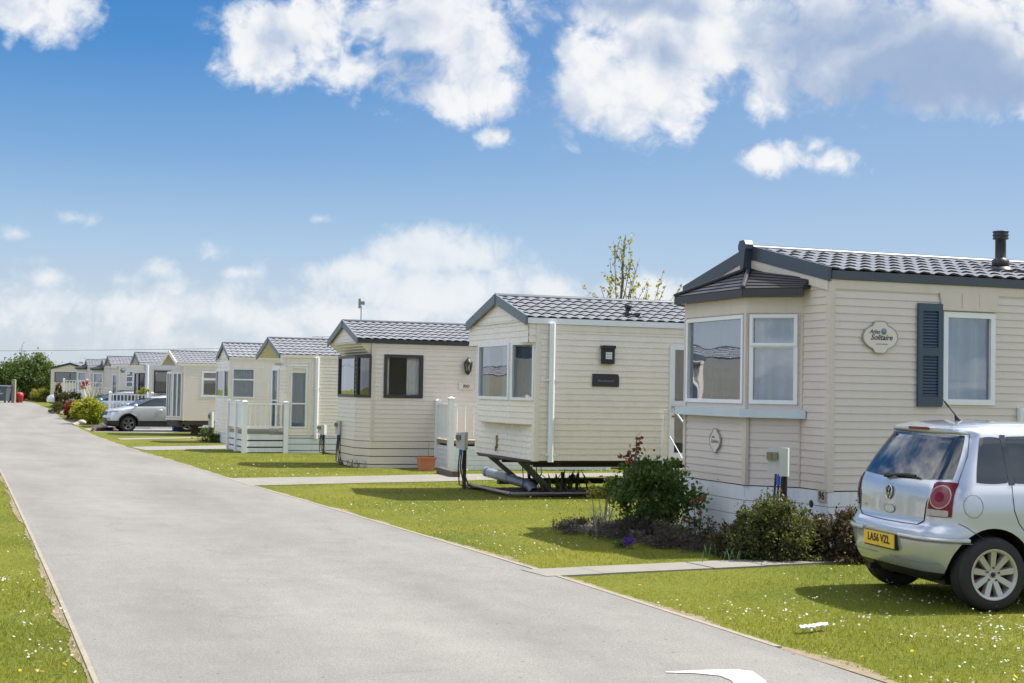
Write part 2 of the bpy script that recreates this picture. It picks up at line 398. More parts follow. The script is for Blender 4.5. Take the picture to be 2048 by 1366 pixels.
def window(root, p0, p1, t0, t1, z0, z1, frame='white', fw=.05, bars=(), vbars=(), sash=None, curtain='full', cmat='curtain', gl='glass', proud=.03, label=None):
    """frame (part) > pane, curtain; bars = heights of transoms, vbars = positions of mullions"""
    o, d, n = wall_frame(p0, p1); P = lambda t, z, q: o + d*t + n*q + Vector((0, 0, z))
    mb = MB(); dp = proud+.05
    def bx(a, b, c, e, q0=-.05, q1=proud): mb.obox(P(a, c, q0), d*(b-a), Vector((0, 0, e-c)), n*(q1-q0))
    bx(t0, t0+fw, z0, z1); bx(t1-fw, t1, z0, z1); bx(t0+fw, t1-fw, z0, z0+fw); bx(t0+fw, t1-fw, z1-fw, z1)
    for b in bars: bx(t0+fw, t1-fw, b-fw*.5, b+fw*.5, -.045, proud-.003)
    for v in vbars: bx(v-fw*.5, v+fw*.5, z0+fw, z1-fw, -.044, proud-.004)
    if sash:                                                # an opening light sits proud in the frame
        a, b, c, e = sash; w = fw*.7; q = proud+.014
        bx(a, a+w, c, e, proud-.001, q); bx(b-w, b, c, e, proud-.001, q); bx(a+w, b-w, c, c+w, proud-.001, q); bx(a+w, b-w, e-w, e, proud-.001, q)
    f = mb.build('window', M[frame], root, fix=True)
    if label: f['label'] = label
    g = MB(); g.quad(P(t0+fw*.8, z0+fw*.8, -.008), P(t1-fw*.8, z0+fw*.8, -.008), P(t1-fw*.8, z1-fw*.8, -.008), P(t0+fw*.8, z1-fw*.8, -.008))
    g.build('pane', M[gl], f)
    if curtain == 'full': curtain_mesh(P, t0+.01, t1-.01, z0+.02, z1-.01, -.10).build('curtain', M[cmat], f)
    elif curtain == 'sides':
        w = (t1-t0)*.3
        curtain_mesh(P, t0+.02, t0+w*.55, z0+.02, z1-.02, -.10, .015, 14).build('curtain', M[cmat], f)
        curtain_mesh(P, t1-w*1.3, t1-.02, z0+.02, z1-.02, -.10, .015, 14).build('curtain', M[cmat], f)
    elif curtain == 'blind':
        b = MB(); zz = z0+(z1-z0)*.52; b.quad(P(t0, zz, -.09), P(t1, zz, -.09), P(t1, z1, -.09), P(t0, z1, -.09)); b.build('blind', M['curtain_white'], f)
        curtain_mesh(P, t0+.02, t1-.02, z0+.02, zz, -.13, .015, 9).build('curtain', M['curtain_dark'], f)
    return f, P
def caravan(name, label, C, th, W, L, zb, ze, zr, oh, siding, trim, barge, gutter, frame, pitch, front, tops, wins, sidewins, skirt='plank', skirtmat='white_skirt', gable='box', gz=None, side_x0=0.0, hbox=None, gutter_h=.09, wall_dep=.0105, extra_holes=(), cat='static caravan'):
    """front: plan points of the road end from the far corner to the near corner; tops: top height of each of its walls;
       wins: {edge: [window kwargs]}; sidewins: windows of the long near wall. Origin = near front corner on the ground"""
    z0 = tz(C[1]); root = empty(name, (C[0], C[1], z0), th, label, cat, 'static caravans along the road')
    side = [(front[-1][0], 0.0), (L, 0.0)]
    mb = MB(); holes = [(w['t0']+.01, w['t1']-.01, w['z0']+.01, w['z1']-.01) for w in sidewins] + list(extra_holes)
    lap_wall(mb, side[0], side[1], zb, ze-.02, pitch, wall_dep, holes)
    mb.build('side_wall', M[siding], root)
    mb = MB()
    for i in range(len(front)-1):
        hs = [(w['t0']+.01, w['t1']-.01, w['z0']+.01, w['z1']-.01) for w in wins.get(i, [])]
        a = tops[i]; zlo, zhi = a if isinstance(a, tuple) else (zb, a)
        lap_wall(mb, front[i], front[i+1], zlo, zhi, pitch, wall_dep, hs)
    mb.build('front_wall', M[siding], root)
    mb = MB(); lap_wall(mb, (L, 0), (L, W), zb, ze, .3, wall_dep); lap_wall(mb, (L, W), (front[0][0], W), zb, ze, .3, wall_dep)
    lap_gable(mb, L, W, ze, ze, zr-.02, .3, wall_dep, flip=True)
    mb.build('rear_wall', M[siding], root)
    mb = MB(); mb.prism([(p[0]*.98+.01, min(max(p[1], .04), W-.04), zb-.03) for p in front] + [(L-.01, .04, zb-.03), (L-.01, W-.04, zb-.03)], (0, 0, .028)); mb.build('floor', M['rust'], root, fix=True)
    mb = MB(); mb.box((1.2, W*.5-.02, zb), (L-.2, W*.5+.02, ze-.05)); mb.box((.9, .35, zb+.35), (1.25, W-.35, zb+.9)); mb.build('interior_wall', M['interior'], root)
    for w in sidewins: window(root, side[0], side[1], **w)
    for i, ws in wins.items():
        for w in ws: window(root, front[i], front[i+1], **w)
    # corner post
    mb = MB(); fx = front[-1][0]; mb.box((fx-.018, -.018, zb-.01), (fx+.055, .05, ze-.02)); mb.build('corner_trim', M[trim], root)
    # roof
    ov = .02; sl = Vector((0, W/2+ov, (zr-ze)*(1+2*ov/W))); nrm = Vector((0, -sl.z, sl.y))
    mb = MB(); tiles(mb, (-oh, -ov, ze-(zr-ze)*2*ov/W+.035), (L+oh+.05, 0, 0), sl, nrm)
    s2 = Vector((0, -sl.y, sl.z)); tiles(mb, (L+.05, W+ov, ze-(zr-ze)*2*ov/W+.035), (-(L+oh+.05), 0, 0), s2, Vector((0, sl.z, sl.y)), samples=4)
    rf = mb.build('roof', [M['roof'], M['tile_gap_shade']], root)
    mb = MB(); mb.tube([(-oh-.01, W/2, zr+.025), (L+.05, W/2, zr+.025)], .055, 10); mb.build('ridge_cap', M['slate'], rf)
    mb = MB(); mb.box((front[0][0]+.02 if gable == 'open' else -oh+.02, .0, ze-.03), (L, W, ze-.025)); mb.build('ceiling', M['trim_cream'], root)
    # bargeboards on the road gable
    for s in (0, 1):
        e = Vector((-oh-.02, -ov-.01 if s == 0 else W+ov+.01, ze-(zr-ze)*2*ov/W)); a = Vector((-oh-.02, W/2, zr+.0))
        mb = MB(); q = [e+Vector((0, 0, -.09)), e+Vector((0, 0, .06)), a+Vector((0, 0, .065)), a+Vector((0, 0, -.095))]
        if s: q = q[::-1]
        mb.prism(q, (.035, 0, 0)); mb.build('bargeboard', M[barge], root, fix=True)
    mb = MB(); mb.box((-oh-.035, W/2-.045, zr-.10), (-oh-.016, W/2+.045, zr+.05)); mb.build('ridge_end', M[barge], root)
    # gutter and fascia
    mb = MB(); mb.box((-oh+.02, -.04, ze-.07), (L+.03, -ov+.005, ze-.07+gutter_h)); mb.build('gutter', M[gutter], root)
    mb = MB(); mb.box((fx+.002, -.017, ze-.17), (L, .004, ze-.075)); mb.build('fascia', M[trim], root)
    # road gable
    mb = MB(); gx = -oh+.05
    if gable == 'box':         # boxed gable hanging out over the bow window
        lap_gable(mb, gx, W, gz, ze-.02, zr-.03, pitch, wall_dep)
        lap_wall(mb, (gx, 0), (fx, 0), gz, ze-.03, pitch, wall_dep); lap_wall(mb, (fx, W), (gx, W), gz, ze-.03, pitch, wall_dep)
        mb.quad((gx, 0, gz), (gx, W, gz), (.25, W, gz), (.25, 0, gz))
    elif gable == 'sloped':    # gable triangle with a soffit running back to the wall head
        lap_gable(mb, gx, W, ze-.06, ze-.02, zr-.03, pitch, wall_dep)
        for i in range(5):
            a, b = i/5, (i+1)/5; f = lambda t: (gx+(0-gx)*t, ze-.06-(ze-.06-gz)*t)
            (xa, za), (xb, zb_) = f(a), f(b)
            mb.quad((xa, .0+.1*a, za-.012), (xb, .1*b, zb_), (xb, W-.1*b, zb_), (xa, W-.1*a, za-.012))
            mb.quad((xa, .1*a, za), (xa, .1*a, za-.012), (xa, W-.1*a, za-.012), (xa, W-.1*a, za))
        mb.quad((gx, 0, ze-.06), (0, 0, ze-.03), (0, 0.1, gz), (gx, 0.02, ze-.07))
    else:                      # plain or open gable standing over the front wall
        gx2 = front[0][0] if gable == 'open' else 0.0
        lap_gable(mb, gx2, W, gz if gz else ze-.05, ze-.02, zr-.03, pitch, wall_dep)
        if gable == 'open':
            y2 = W/2; 
            mb.quad((gx, 0, ze-.04), (gx, y2, zr-.04), (gx2, y2, zr-.04), (gx2, 0, ze-.04)); mb.quad((gx, y2, zr-.04), (gx, W, ze-.04), (gx2, W, ze-.04), (gx2, y2, zr-.04))
            fx0 = front[-1][0]
            if gx2 > fx0: mb.box((fx0, 0, ze-.5), (gx2, .9, ze-.04))
    mb.build('gable', M[siding], root)
    # skirting
    if skirt in ('plank', 'slots'):
        loop = list(front) + [(L, 0)]
        mb = MB()
        def run(p, q, za, zb2, outp=.004):
            o, d, n = wall_frame(p, q); ln = (Vector((*q, 0))-o).length
            mb.obox(o+n*(outp-.02)+Vector((0, 0, za)), d*ln, Vector((0, 0, zb2-za)), n*.02)
        top = zb-.012; 
        for p, q in zip(loop[:-1], loop[1:]):
            if skirt == 'plank':
                k = max(2, round(top/.17)); h = top/k
                for i in range(k): run(p, q, i*h+(.0 if i == 0 else .006), (i+1)*h, .004 if i % 2 else .006)
            else:
                zs = [0.0, .07, .25, .42, top]
                for a, b in zip(zs[:-1], zs[1:]):
                    if b-a > .03: run(p, q, a+(.018 if a > 0 else 0), b, .004)
        mb.build('skirting', M[skirtmat], root, fix=True)
        mb = MB(); mb.prism([(p[0]+.05, min(max(p[1], .06), W-.06), .0) for p in front] + [(L-.05, .06, 0), (L-.05, W-.06, 0)], (0, 0, top)); mb.build('underfloor', M['black'], root, fix=True)
    return root
def wall_sign(root, name, P, t, z, w, h, mt, lines=(), ink='ink', shape='rect', q=.016, xdir=None, depth=.014, nseg=28):
    mb = MB(); o = P(t, z, q); d = (P(t+1, z, q)-o).normalized(); n = (P(t, z, q+1)-o).normalized(); U = Vector((0, 0, 1))
    if shape == 'rect': poly = [(-w/2, -h/2), (w/2, -h/2), (w/2, h/2), (-w/2, h/2)]
    elif shape == 'oval':
        poly = []
        for i in range(nseg*2):
            a = 2*math.pi*i/(nseg*2); x, y = w/2*math.cos(a), h*.40*math.sin(a)
            if abs(x) < w*.17: y = math.copysign(h*.5 - (abs(x)/(w*.17))**4*h*.03, y)
            elif abs(x) < w*.20: y = math.copysign(h*.43, y)
            poly.append((x, y))
    elif shape == 'arch':
        poly = [(-w/2, -h/2), (w/2, -h/2), (w/2, h*.2)] + [(w/2-.07*w*(1-math.cos(R(a)))*1.0-0, h*.2+h*.3*math.sin(R(a))) for a in (30, 60, 90)] + [(-w*.4, h/2), (-w/2, h/2)]
    else: poly = [(w/2*math.cos(2*math.pi*i/nseg), h/2*math.sin(2*math.pi*i/nseg)) for i in range(nseg)]
    mb.prism([o+d*x+U*y for x, y in poly], n*depth)
    s = mb.build(name, M[mt], root, fix=True)
    if shape in ('oval', 'round'):
        m2 = MB(); m2.tube([o+d*x*1.0+U*y*1.0+n*depth for x, y in poly+poly[:1]], .006, 5, cap=False); m2.build('rim', M['plaque_rim'], s)
    for ink_, lns in (lines or []): lettering('lettering', lns, M[ink_], s, o+n*(depth+.0005), d)
    return s, o, d, n
def hookup(px, Y, zlo, zhi, w, label, rot=.35, lean=0.0):
    rot = -rot
    """grey electricity box with socket covers on a post, its cables hanging to the ground"""
    p = PX(px, Y); root = empty('electric_hookup', p, rot, label, 'electric hookup', 'electric hookup posts')
    zlo -= p.z; zhi -= p.z; h = zhi-zlo
    mb = MB(); mb.box((-w*.5, -.06, zlo+.03), (w*.08, .06, zhi-.01)); mb.box((w*.08, -.075, zlo), (w*.5, .075, zhi)); mb.build('box', M['box_grey'], root)
    mb = MB()
    for dx in (-.38, -.12): mb.box((w*dx-w*.13, -.095, zhi-h*.42), (w*dx+w*.11, -.061, zhi-h*.16))
    mb.build('socket_cover', M['socket'], root)
    mb = MB(); mb.box((w*.12, .0, 0), (w*.12+.05, .05, zlo+.02)); mb.build('post', M['rust'], root)
    for k in range(3):
        x = -w*.12+k*.035
        mb = MB(); mb.tube([(x, -.03, zlo+.02), (x-.02, -.05, zlo*.55), (x+.02+.05*k, -.09, zlo*.12), (x+.22+.12*k, -.12-.05*k, .03), (x+.5+.1*k, .1, .02)], .012, 6); mb.build('cable', M['cable'], root)
    mb = MB(); mb.tube([(w*.02, -.05, zlo+.01), (w*.02, -.05, zlo-.09)], .024, 8); mb.build('plug', M['blue'], root)
    return root
def railing(root, a, b, zt, zl, n, mt='white_rail', solid=False):
    """handrail, bottom rail and balusters between two posts (local coordinates)"""
    a, b = Vector((*a, 0)), Vector((*b, 0)); Z = lambda z: Vector((0, 0, z))
    mb = MB(); mb.bar(a+Z(zt), b+Z(zt), .06, .045); mb.build('handrail', M[mt], root)
    mb = MB(); mb.bar(a+Z(zl), b+Z(zl), .045, .06); mb.build('bottom_rail', M[mt], root)
    if solid:
        mb = MB(); mb.bar(a+Z((zt+zl)/2), b+Z((zt+zl)/2), .02, zt-zl-.06); mb.build('panel', M['white'], root)
    else:
        for i in range(n):
            p = a.lerp(b, (i+.5)/n); mb = MB(); mb.box((p.x-.02, p.y-.02, zl+.03), (p.x+.02, p.y+.02, zt-.022)); mb.build('baluster', M[mt], root)
def post(root, p, h, w=.1, mt='white_rail', cap=True):
    mb = MB(); mb.box((p[0]-w/2, p[1]-w/2, 0), (p[0]+w/2, p[1]+w/2, h)); o = mb.build('post', M[mt], root)
    if cap:
        mb = MB(); x, y = p; k = w*.62
        mb.add([(x-k,y-k,h),(x+k,y-k,h),(x+k,y+k,h),(x-k,y+k,h),(x-k,y-k,h+.025),(x+k,y-k,h+.025),(x+k,y+k,h+.025),(x-k,y+k,h+.025),(x,y,h+.06)],
               [(0,3,2,1),(0,1,5,4),(1,2,6,5),(2,3,7,6),(3,0,4,7),(4,5,8),(5,6,8),(6,7,8),(7,4,8)]); mb.build('post_cap', M[mt], o)
    return o
# ------------------------------------------------------------------ cars
def pchip(xs, ys):
    xs = np.array(xs, float); ys = np.array(ys, float); h = np.diff(xs); d = np.diff(ys)/h; m = np.zeros(len(xs))
    for i in range(1, len(xs)-1):
        if d[i-1]*d[i] > 0: w1, w2 = 2*h[i]+h[i-1], h[i]+2*h[i-1]; m[i] = (w1+w2)/(w1/d[i-1]+w2/d[i])
    m[0], m[-1] = d[0], d[-1]
    def f(x):
        x = min(max(x, xs[0]), xs[-1]); i = min(len(h)-1, max(0, int(np.searchsorted(xs, x))-1)); t = (x-xs[i])/h[i]
        return float((2*t**3-3*t**2+1)*ys[i]+(t**3-2*t**2+t)*h[i]*m[i]+(-2*t**3+3*t**2)*ys[i+1]+(t**3-t**2)*h[i]*m[i+1])
    return f
class Car:
    """body described by rings at each height: rear x, front x, half width, rear and front corner radius"""
    def __init__(s, T, bow=.05, bowf=.12):
        z = [t[0] for t in T]; s.xr, s.xf, s.w, s.rr, s.rf = [pchip(z, [t[i] for t in T]) for i in range(1, 6)]
        s.z0, s.z1 = z[0], z[-1]; s.bow, s.bowf = bow, bowf
    def par(s, z):
        w, rr, rf = s.w(z), s.rr(z), s.rf(z); k = ((w-rr)/max(w, .01))**2
        return s.xr(z), s.xf(z), w, rr, rf, s.xr(z)+rr+s.bow*k, s.xf(z)-rf-s.bowf*((w-rf)/max(w, .01))**2
    def side_y(s, x, z):
        xr, xf, w, rr, rf, cx, fx = s.par(z)
        if x < cx: return w-rr+math.sqrt(max(0, rr*rr-(cx-x)**2))
        if x > fx: return w-rf+math.sqrt(max(0, rf*rf-(x-fx)**2))
        return w
    def ring(s, l, z):       # distance l from the rear centre round the right-hand side (y < 0)
        xr, xf, w, rr, rf, cx, fx = s.par(z); sg = 1 if l >= 0 else -1; l = abs(l)
        if l < w-rr: x, y = xr+s.bow*(l/w)**2, l
        elif l < w-rr+rr*math.pi/2: a = (l-(w-rr))/rr; x, y = cx-rr*math.cos(a), w-rr+rr*math.sin(a)
        else: x, y = cx+(l-(w-rr)-rr*math.pi/2), w
        return Vector((x, -sg*y, z))
    def front(s, y, z):
        xr, xf, w, rr, rf, cx, fx = s.par(z); a = abs(y)
        if a <= w-rf: return Vector((xf-s.bowf*(a/w)**2, y, z))
        return Vector((fx+math.sqrt(max(0, rf*rf-(a-(w-rf))**2)), y, z))
    def side(s, x, z, sg=-1): return Vector((x, sg*s.side_y(x, z), z))
    def outline(s, z, nr=8, nc=8, ns=26):
        xr, xf, w, rr, rf, cx, fx = s.par(z); h = []
        for i in range(nr): y = (w-rr)*i/nr; h.append((xr+s.bow*(y/w)**2, y))
        for i in range(nc): a = math.pi/2*i/nc; h.append((cx-rr*math.cos(a), w-rr+rr*math.sin(a)))
        for i in range(ns): h.append((cx+(fx-cx)*i/ns, w))
        for i in range(nc): a = math.pi/2*i/nc; h.append((fx+rf*math.sin(a), w-rf+rf*math.cos(a)))
        for i in range(nr+1): y = (w-rf)*(1-i/nr); h.append((xf-s.bowf*(y/w)**2, y))
        return h
    def body(s, zs, arches, rad, mats, root, zblack, arch_w=.30):
        vs = []; fs = []; rings = []
        for z in zs:
            h = s.outline(z); full = [(x, -y) for x, y in h] + [(x, y) for x, y in h[-2:0:-1]]
            rings.append(len(full)); vs += [(x, y, z) for x, y in full]
        n = rings[0]
        for i in range(len(zs)-1):
            for j in range(n): fs.append((i*n+j, i*n+(j+1) % n, (i+1)*n+(j+1) % n, (i+1)*n+j))
        fs.append(tuple(range(n))[::-1]); fs.append(tuple(range((len(zs)-1)*n, len(zs)*n)))
        me = bpy.data.meshes.new('body'); me.from_pydata(vs, [], fs)
        for m in mats: me.materials.append(m)
        bm = bmesh.new(); bm.from_mesh(me); bmesh.ops.recalc_face_normals(bm, faces=bm.faces); bm.to_mesh(me); bm.free()
        o = bpy.data.objects.new('body', me); COL.objects.link(o)
        cut = MB()
        for (ax, az) in arches:
            for sg in (-1, 1):
                y0, y1 = (.45, 1.2) if sg > 0 else (-1.2, -.45)
                m = 40; A = [(ax+rad*math.cos(2*math.pi*k/m), y0, az+rad*math.sin(2*math.pi*k/m)) for k in range(m)]
                cut.prism(A, (0, y1-y0, 0))
        c = cut.build('cut', mats[1], fix=True)
        md = o.modifiers.new('b', 'BOOLEAN'); md.object = c; md.operation = 'DIFFERENCE'; md.solver = 'EXACT'
        dg = bpy.context.evaluated_depsgraph_get(); dg.update()
        nm = bpy.data.meshes.new_from_object(o.evaluated_get(dg)); o.modifiers.clear(); o.data = nm; nm.name = 'body'
        bpy.data.objects.remove(c)
        nm.materials.clear()
        for m in mats: nm.materials.append(m)
        for p in nm.polygons:
            ce = p.center; p.material_index = 0; p.use_smooth = True
            if ce.z < zblack: p.material_index = 1
            for ax, az in arches:
                r = math.hypot(ce.x-ax, ce.z-az)
                if r < rad*1.002 and abs(p.normal.x*(ce.x-ax)+p.normal.z*(ce.z-az)) > .5*r and abs(p.normal.y) < .5: p.material_index = 1; p.use_smooth = False
                if r < rad and abs(abs(ce.y)-.45) < .02: p.material_index = 1; p.use_smooth = False
        nm.set_sharp_from_angle(angle=R(40))
        o.parent = root
        return o
    def patch(s, name, fn, quad, mt, root, c=.25, n=12, off=.004, thick=.0, m=None):
        """smooth patch lying on the body: fn(a, z) gives the point, quad its four corners, c rounds the corners"""
        m = m or n; vs = []; fs = []; q = quad
        for i in range(n+1):
            for j in range(m+1):
                u, v = 2*i/n-1, 2*j/m-1
                x, y = u*math.sqrt(1-c*v*v/2), v*math.sqrt(1-c*u*u/2)
                sc = 1/math.sqrt(1-c/2) if c < 1 else 1
                x *= sc**.0; y *= sc**.0
                a, b = (x+1)/2, (y+1)/2
                A = ((q[0][0]*(1-a)+q[1][0]*a)*(1-b)+(q[3][0]*(1-a)+q[2][0]*a)*b, (q[0][1]*(1-a)+q[1][1]*a)*(1-b)+(q[3][1]*(1-a)+q[2][1]*a)*b)
                p = fn(*A); e = 1e-3
                nn = (fn(A[0]+e, A[1])-p).cross(fn(A[0], A[1]+e)-p); nn.normalize()
                ctr = Vector((p.x if abs(p.y) > .3 else 1.2, 0, .7))
                if nn.dot(p-ctr) < 0: nn = -nn
                vs.append(p+nn*off)
        for i in range(n):
            for j in range(m): fs.append((i*(m+1)+j, (i+1)*(m+1)+j, (i+1)*(m+1)+j+1, i*(m+1)+j+1))
        mb = MB(); mb.add(vs, fs, 0, True); return mb.build(name, mt, root, fix=True)
def wheel(root, x, y, r, rimr, wd, spokes, rimmat, outer, disc=None, label=None):
    """outer = -1 or 1: which way the rim faces"""
    s = outer; mb = MB()
    mb.lathe([(rimr*1.0, -wd/2), (rimr+.02, -wd/2), (r-.03, -wd/2-.005), (r-.006, -wd/2+.03), (r, -wd/2+.06), (r, wd/2-.06), (r-.006, wd/2-.03), (r-.03, wd/2+.005), (rimr+.02, wd/2), (rimr*1.0, wd/2)], 48, 'Y')
    for k in (-.045, -.015, .015, .045): mb.lathe([(r+.0015, k*wd/.19-.011), (r+.003, k*wd/.19), (r+.0015, k*wd/.19+.011)], 48, 'Y')
    t = mb.build('wheel', M['tyre'], root, (x, y, r), fix=True)
    mb = MB(); o = s*wd/2
    mb.lathe([(rimr+.006, o+s*.004), (rimr-.012, o+s*.006), (rimr-.02, o-s*.02), (rimr-.03, o-s*.10)], 40, 'Y')
    for k in range(spokes):
        a = 2*math.pi*(k+.25)/spokes; ca, sa = math.cos(a), math.sin(a)
        A = lambda rr, tt, yy: Vector((ca*rr-sa*tt, yy, sa*rr+ca*tt))
        w0, w1 = .016*9/spokes*1.15, .021*9/spokes*1.15; yo, yi = o-s*.012, o-s*.05
        vs = [A(.03, -w0, yo-s*.012), A(.03, w0, yo-s*.012), A(rimr-.01, w1, o-s*.004), A(rimr-.01, -w1, o-s*.004), A(.03, -w0*1.3, yi), A(.03, w0*1.3, yi), A(rimr-.01, w1*1.3, yi), A(rimr-.01, -w1*1.3, yi)]
        mb.add(vs, [(0,1,2,3),(0,4,5,1),(1,5,6,2),(2,6,7,3),(3,7,4,0),(4,7,6,5)])
    mb.lathe([(0, o-s*.020), (.026, o-s*.020), (.03, o-s*.028), (.05, o-s*.03), (.052, o-s*.06)], 20, 'Y')
    mb.build('rim', rimmat, t, fix=True)
    mb = MB(); mb.lathe([(0, o-s*.085), (rimr-.035, o-s*.085), (rimr-.035, o-s*.1)], 30, 'Y'); mb.build('brake_disc', disc or M['black'], t, fix=True)
    mb = MB()
    for k in range(5):
        a = 2*math.pi*(k+.2)/5; mb.lathe([(0, o-s*.012), (.008, o-s*.012), (.008, o-s*.03)], 8, 'Y', (math.cos(a)*.052, 0, math.sin(a)*.052))
    mb.build('bolt', M['rust'], t, fix=True)
    mb = MB(); mb.lathe([(0, o-s*.0185), (.02, o-s*.0185), (.02, o-s*.021)], 16, 'Y'); mb.build('hub_badge', M['ink'], t, fix=True)
    return t
def seam(s, pts, mt, root, r=.0035, name='panel_gap'):
    mb = MB(); mb.tube(pts, r, 6); return mb.build(name, mt, root)
def monogram(root, o, X, U, rad, mt, mt2):
    """round badge: ring with a V over a W"""
    X, U = Vector(X).normalized(), Vector(U).normalized(); N = X.cross(U).normalized(); o = Vector(o); mb = MB()
    ring = [o+X*math.cos(a)*rad+U*math.sin(a)*rad for a in [2*math.pi*i/28 for i in range(29)]]
    mb.tube(ring, rad*.09, 6, cap=False)
    L = lambda a, b: mb.bar(o+X*a[0]*rad+U*a[1]*rad, o+X*b[0]*rad+U*b[1]*rad, rad*.12, rad*.08, N)
    L((-.40, .85), (0, .12)); L((.40, .85), (0, .12))
    L((-.85, .40), (-.42, -.85)); L((-.42, -.85), (0, .0)); L((0, .0), (.42, -.85)); L((.42, -.85), (.85, .40))
    b = mb.build('badge', mt, root, fix=True)
    m2 = MB(); m2.add([o-N*.004+X*math.cos(2*math.pi*i/28)*rad+U*math.sin(2*math.pi*i/28)*rad for i in range(28)], [tuple(range(28))]); m2.build('badge_disc', mt2, b)
    return b
# ------------------------------------------------------------------ the setting: ground, road, kerbs, paths
_RE = [(-60, 26.8), (8.19, 2.18), (13.03, .26), (24.5, -4.55), (39, -10.1), (57, -16.75), (97, -31.7), (110, -36.9), (116, -39.5)]
_LE = [(-60, 24.0), (7.78, -2.20), (10.7, -3.32), (29.3, -10.5), (57, -21.4), (97, -37.5), (104, -42), (110, -50), (116, -70)]
def XR(y): return np.interp(y, [a for a, b in _RE], [b for a, b in _RE])
def XL(y): return np.interp(y, [a for a, b in _LE], [b for a, b in _LE])
def structure(o): o['kind'] = 'structure'; return o
def grassmat():
    m, nt, b = nodes_of('lawn'); N = nt.nodes.new; L = nt.links.new
    tc = N('ShaderNodeTexCoord'); n1 = N('ShaderNodeTexNoise'); n1.inputs['Scale'].default_value = .55; n1.inputs['Detail'].default_value = 5
    n2 = N('ShaderNodeTexNoise'); n2.inputs['Scale'].default_value = 18; n2.inputs['Detail'].default_value = 6
    L(tc.outputs['Object'], n1.inputs['Vector']); L(tc.outputs['Object'], n2.inputs['Vector'])
    cr = N('ShaderNodeValToRGB'); e = cr.color_ramp.elements; e[0].position = .35; e[0].color = (.075, .10, .015, 1); e[1].position = .68; e[1].color = (.18, .165, .025, 1)
    mx = N('ShaderNodeMath'); mx.operation = 'MULTIPLY_ADD'; mx.inputs[1].default_value = .5; L(n2.outputs['Fac'], mx.inputs[0])
    sc = N('ShaderNodeMath'); sc.operation = 'MULTIPLY'; sc.inputs[1].default_value = .5; L(n1.outputs['Fac'], sc.inputs[0]); L(sc.outputs[0], mx.inputs[2])
    L(mx.outputs[0], cr.inputs[0]); L(cr.outputs[0], b.inputs['Base Color']); b.inputs['Roughness'].default_value = .9; b.inputs['Specular IOR Level'].default_value = .1
    bp = N('ShaderNodeBump'); bp.inputs['Strength'].default_value = .8; bp.inputs['Distance'].default_value = .03; L(n2.outputs['Fac'], bp.inputs['Height']); L(bp.outputs[0], b.inputs['Normal'])
    return m
def asphalt():
    m, nt, b = nodes_of('worn_asphalt'); N = nt.nodes.new; L = nt.links.new
    tc = N('ShaderNodeTexCoord'); O = tc.outputs['Object']
    def nz(s, d, r=.6, st=None):
        n = N('ShaderNodeTexNoise'); n.inputs['Scale'].default_value = s; n.inputs['Detail'].default_value = d; n.inputs['Roughness'].default_value = r
        if st:
            mp = N('ShaderNodeMapping'); mp.inputs['Rotation'].default_value = (0, 0, R(-21)); mp2 = N('ShaderNodeMapping'); mp2.inputs['Scale'].default_value = st
            L(O, mp.inputs[0]); L(mp.outputs[0], mp2.inputs[0]); L(mp2.outputs[0], n.inputs['Vector'])
        else: L(O, n.inputs['Vector'])
        return n.outputs['Fac']
    big = nz(.35, 5, .6, (2.2, .45, 1)); mid = nz(2.5, 6); fine = nz(70, 3, .7); vor = N('ShaderNodeTexVoronoi'); vor.inputs['Scale'].default_value = 110; L(O, vor.inputs['Vector'])
    def mr(x, a, b_, c, d):
        n = N('ShaderNodeMapRange'); n.inputs[1].default_value = a; n.inputs[2].default_value = b_; n.inputs[3].default_value = c; n.inputs[4].default_value = d; L(x, n.inputs[0]); return n.outputs[0]
    def mul(a, c):
        n = N('ShaderNodeMath'); n.operation = 'MULTIPLY'; L(a, n.inputs[0]); L(c, n.inputs[1]); return n.outputs[0]
    f = mul(mul(mr(big, .3, .7, .80, 1.12), mr(mid, .3, .7, .92, 1.06)), mul(mr(fine, .3, .7, .70, 1.20), mr(vor.outputs['Distance'], 0, .5, 1.18, .80)))
    dots = N('ShaderNodeTexVoronoi'); dots.inputs['Scale'].default_value = 5.5; L(O, dots.inputs['Vector'])
    f = mul(f, mr(dots.outputs['Distance'], .03, .085, .45, 1.0))
    crk = N('ShaderNodeTexVoronoi'); crk.feature = 'DISTANCE_TO_EDGE'; crk.inputs['Scale'].default_value = .55; wv = N('ShaderNodeVectorMath'); wv.operation = 'ADD'; nv = N('ShaderNodeTexNoise'); nv.inputs['Scale'].default_value = 1.7; nv.inputs['Detail'].default_value = 5
    L(O, nv.inputs['Vector']); L(O, wv.inputs[0]); L(nv.outputs['Color'], wv.inputs[1]); L(wv.outputs[0], crk.inputs['Vector'])
    cm = mr(nz(.8, 3), .54, .62, 0.0, .13); cf = N('ShaderNodeMath'); cf.operation = 'SUBTRACT'; cf.inputs[0].default_value = 1.0; L(mul(cm, mr(crk.outputs['Distance'], .004, .016, 1.0, 0.0)), cf.inputs[1]); f = mul(f, cf.outputs[0])
    vm = N('ShaderNodeVectorMath'); vm.operation = 'SCALE'; vm.inputs[0].default_value = (.252, .238, .219); L(f, vm.inputs['Scale']); L(vm.outputs[0], b.inputs['Base Color'])
    b.inputs['Roughness'].default_value = .82; b.inputs['Specular IOR Level'].default_value = .3
    bp = N('ShaderNodeBump'); bp.inputs['Strength'].default_value = .5; bp.inputs['Distance'].default_value = .006; L(fine, bp.inputs['Height']); L(bp.outputs[0], b.inputs['Normal'])
    return m
M['lawn'] = grassmat(); M['asphalt'] = asphalt()
M['concrete'] = mat('pale_concrete', (.215, .20, .17), .85, var=.15, vscale=2, bump=.3, bscale=40)
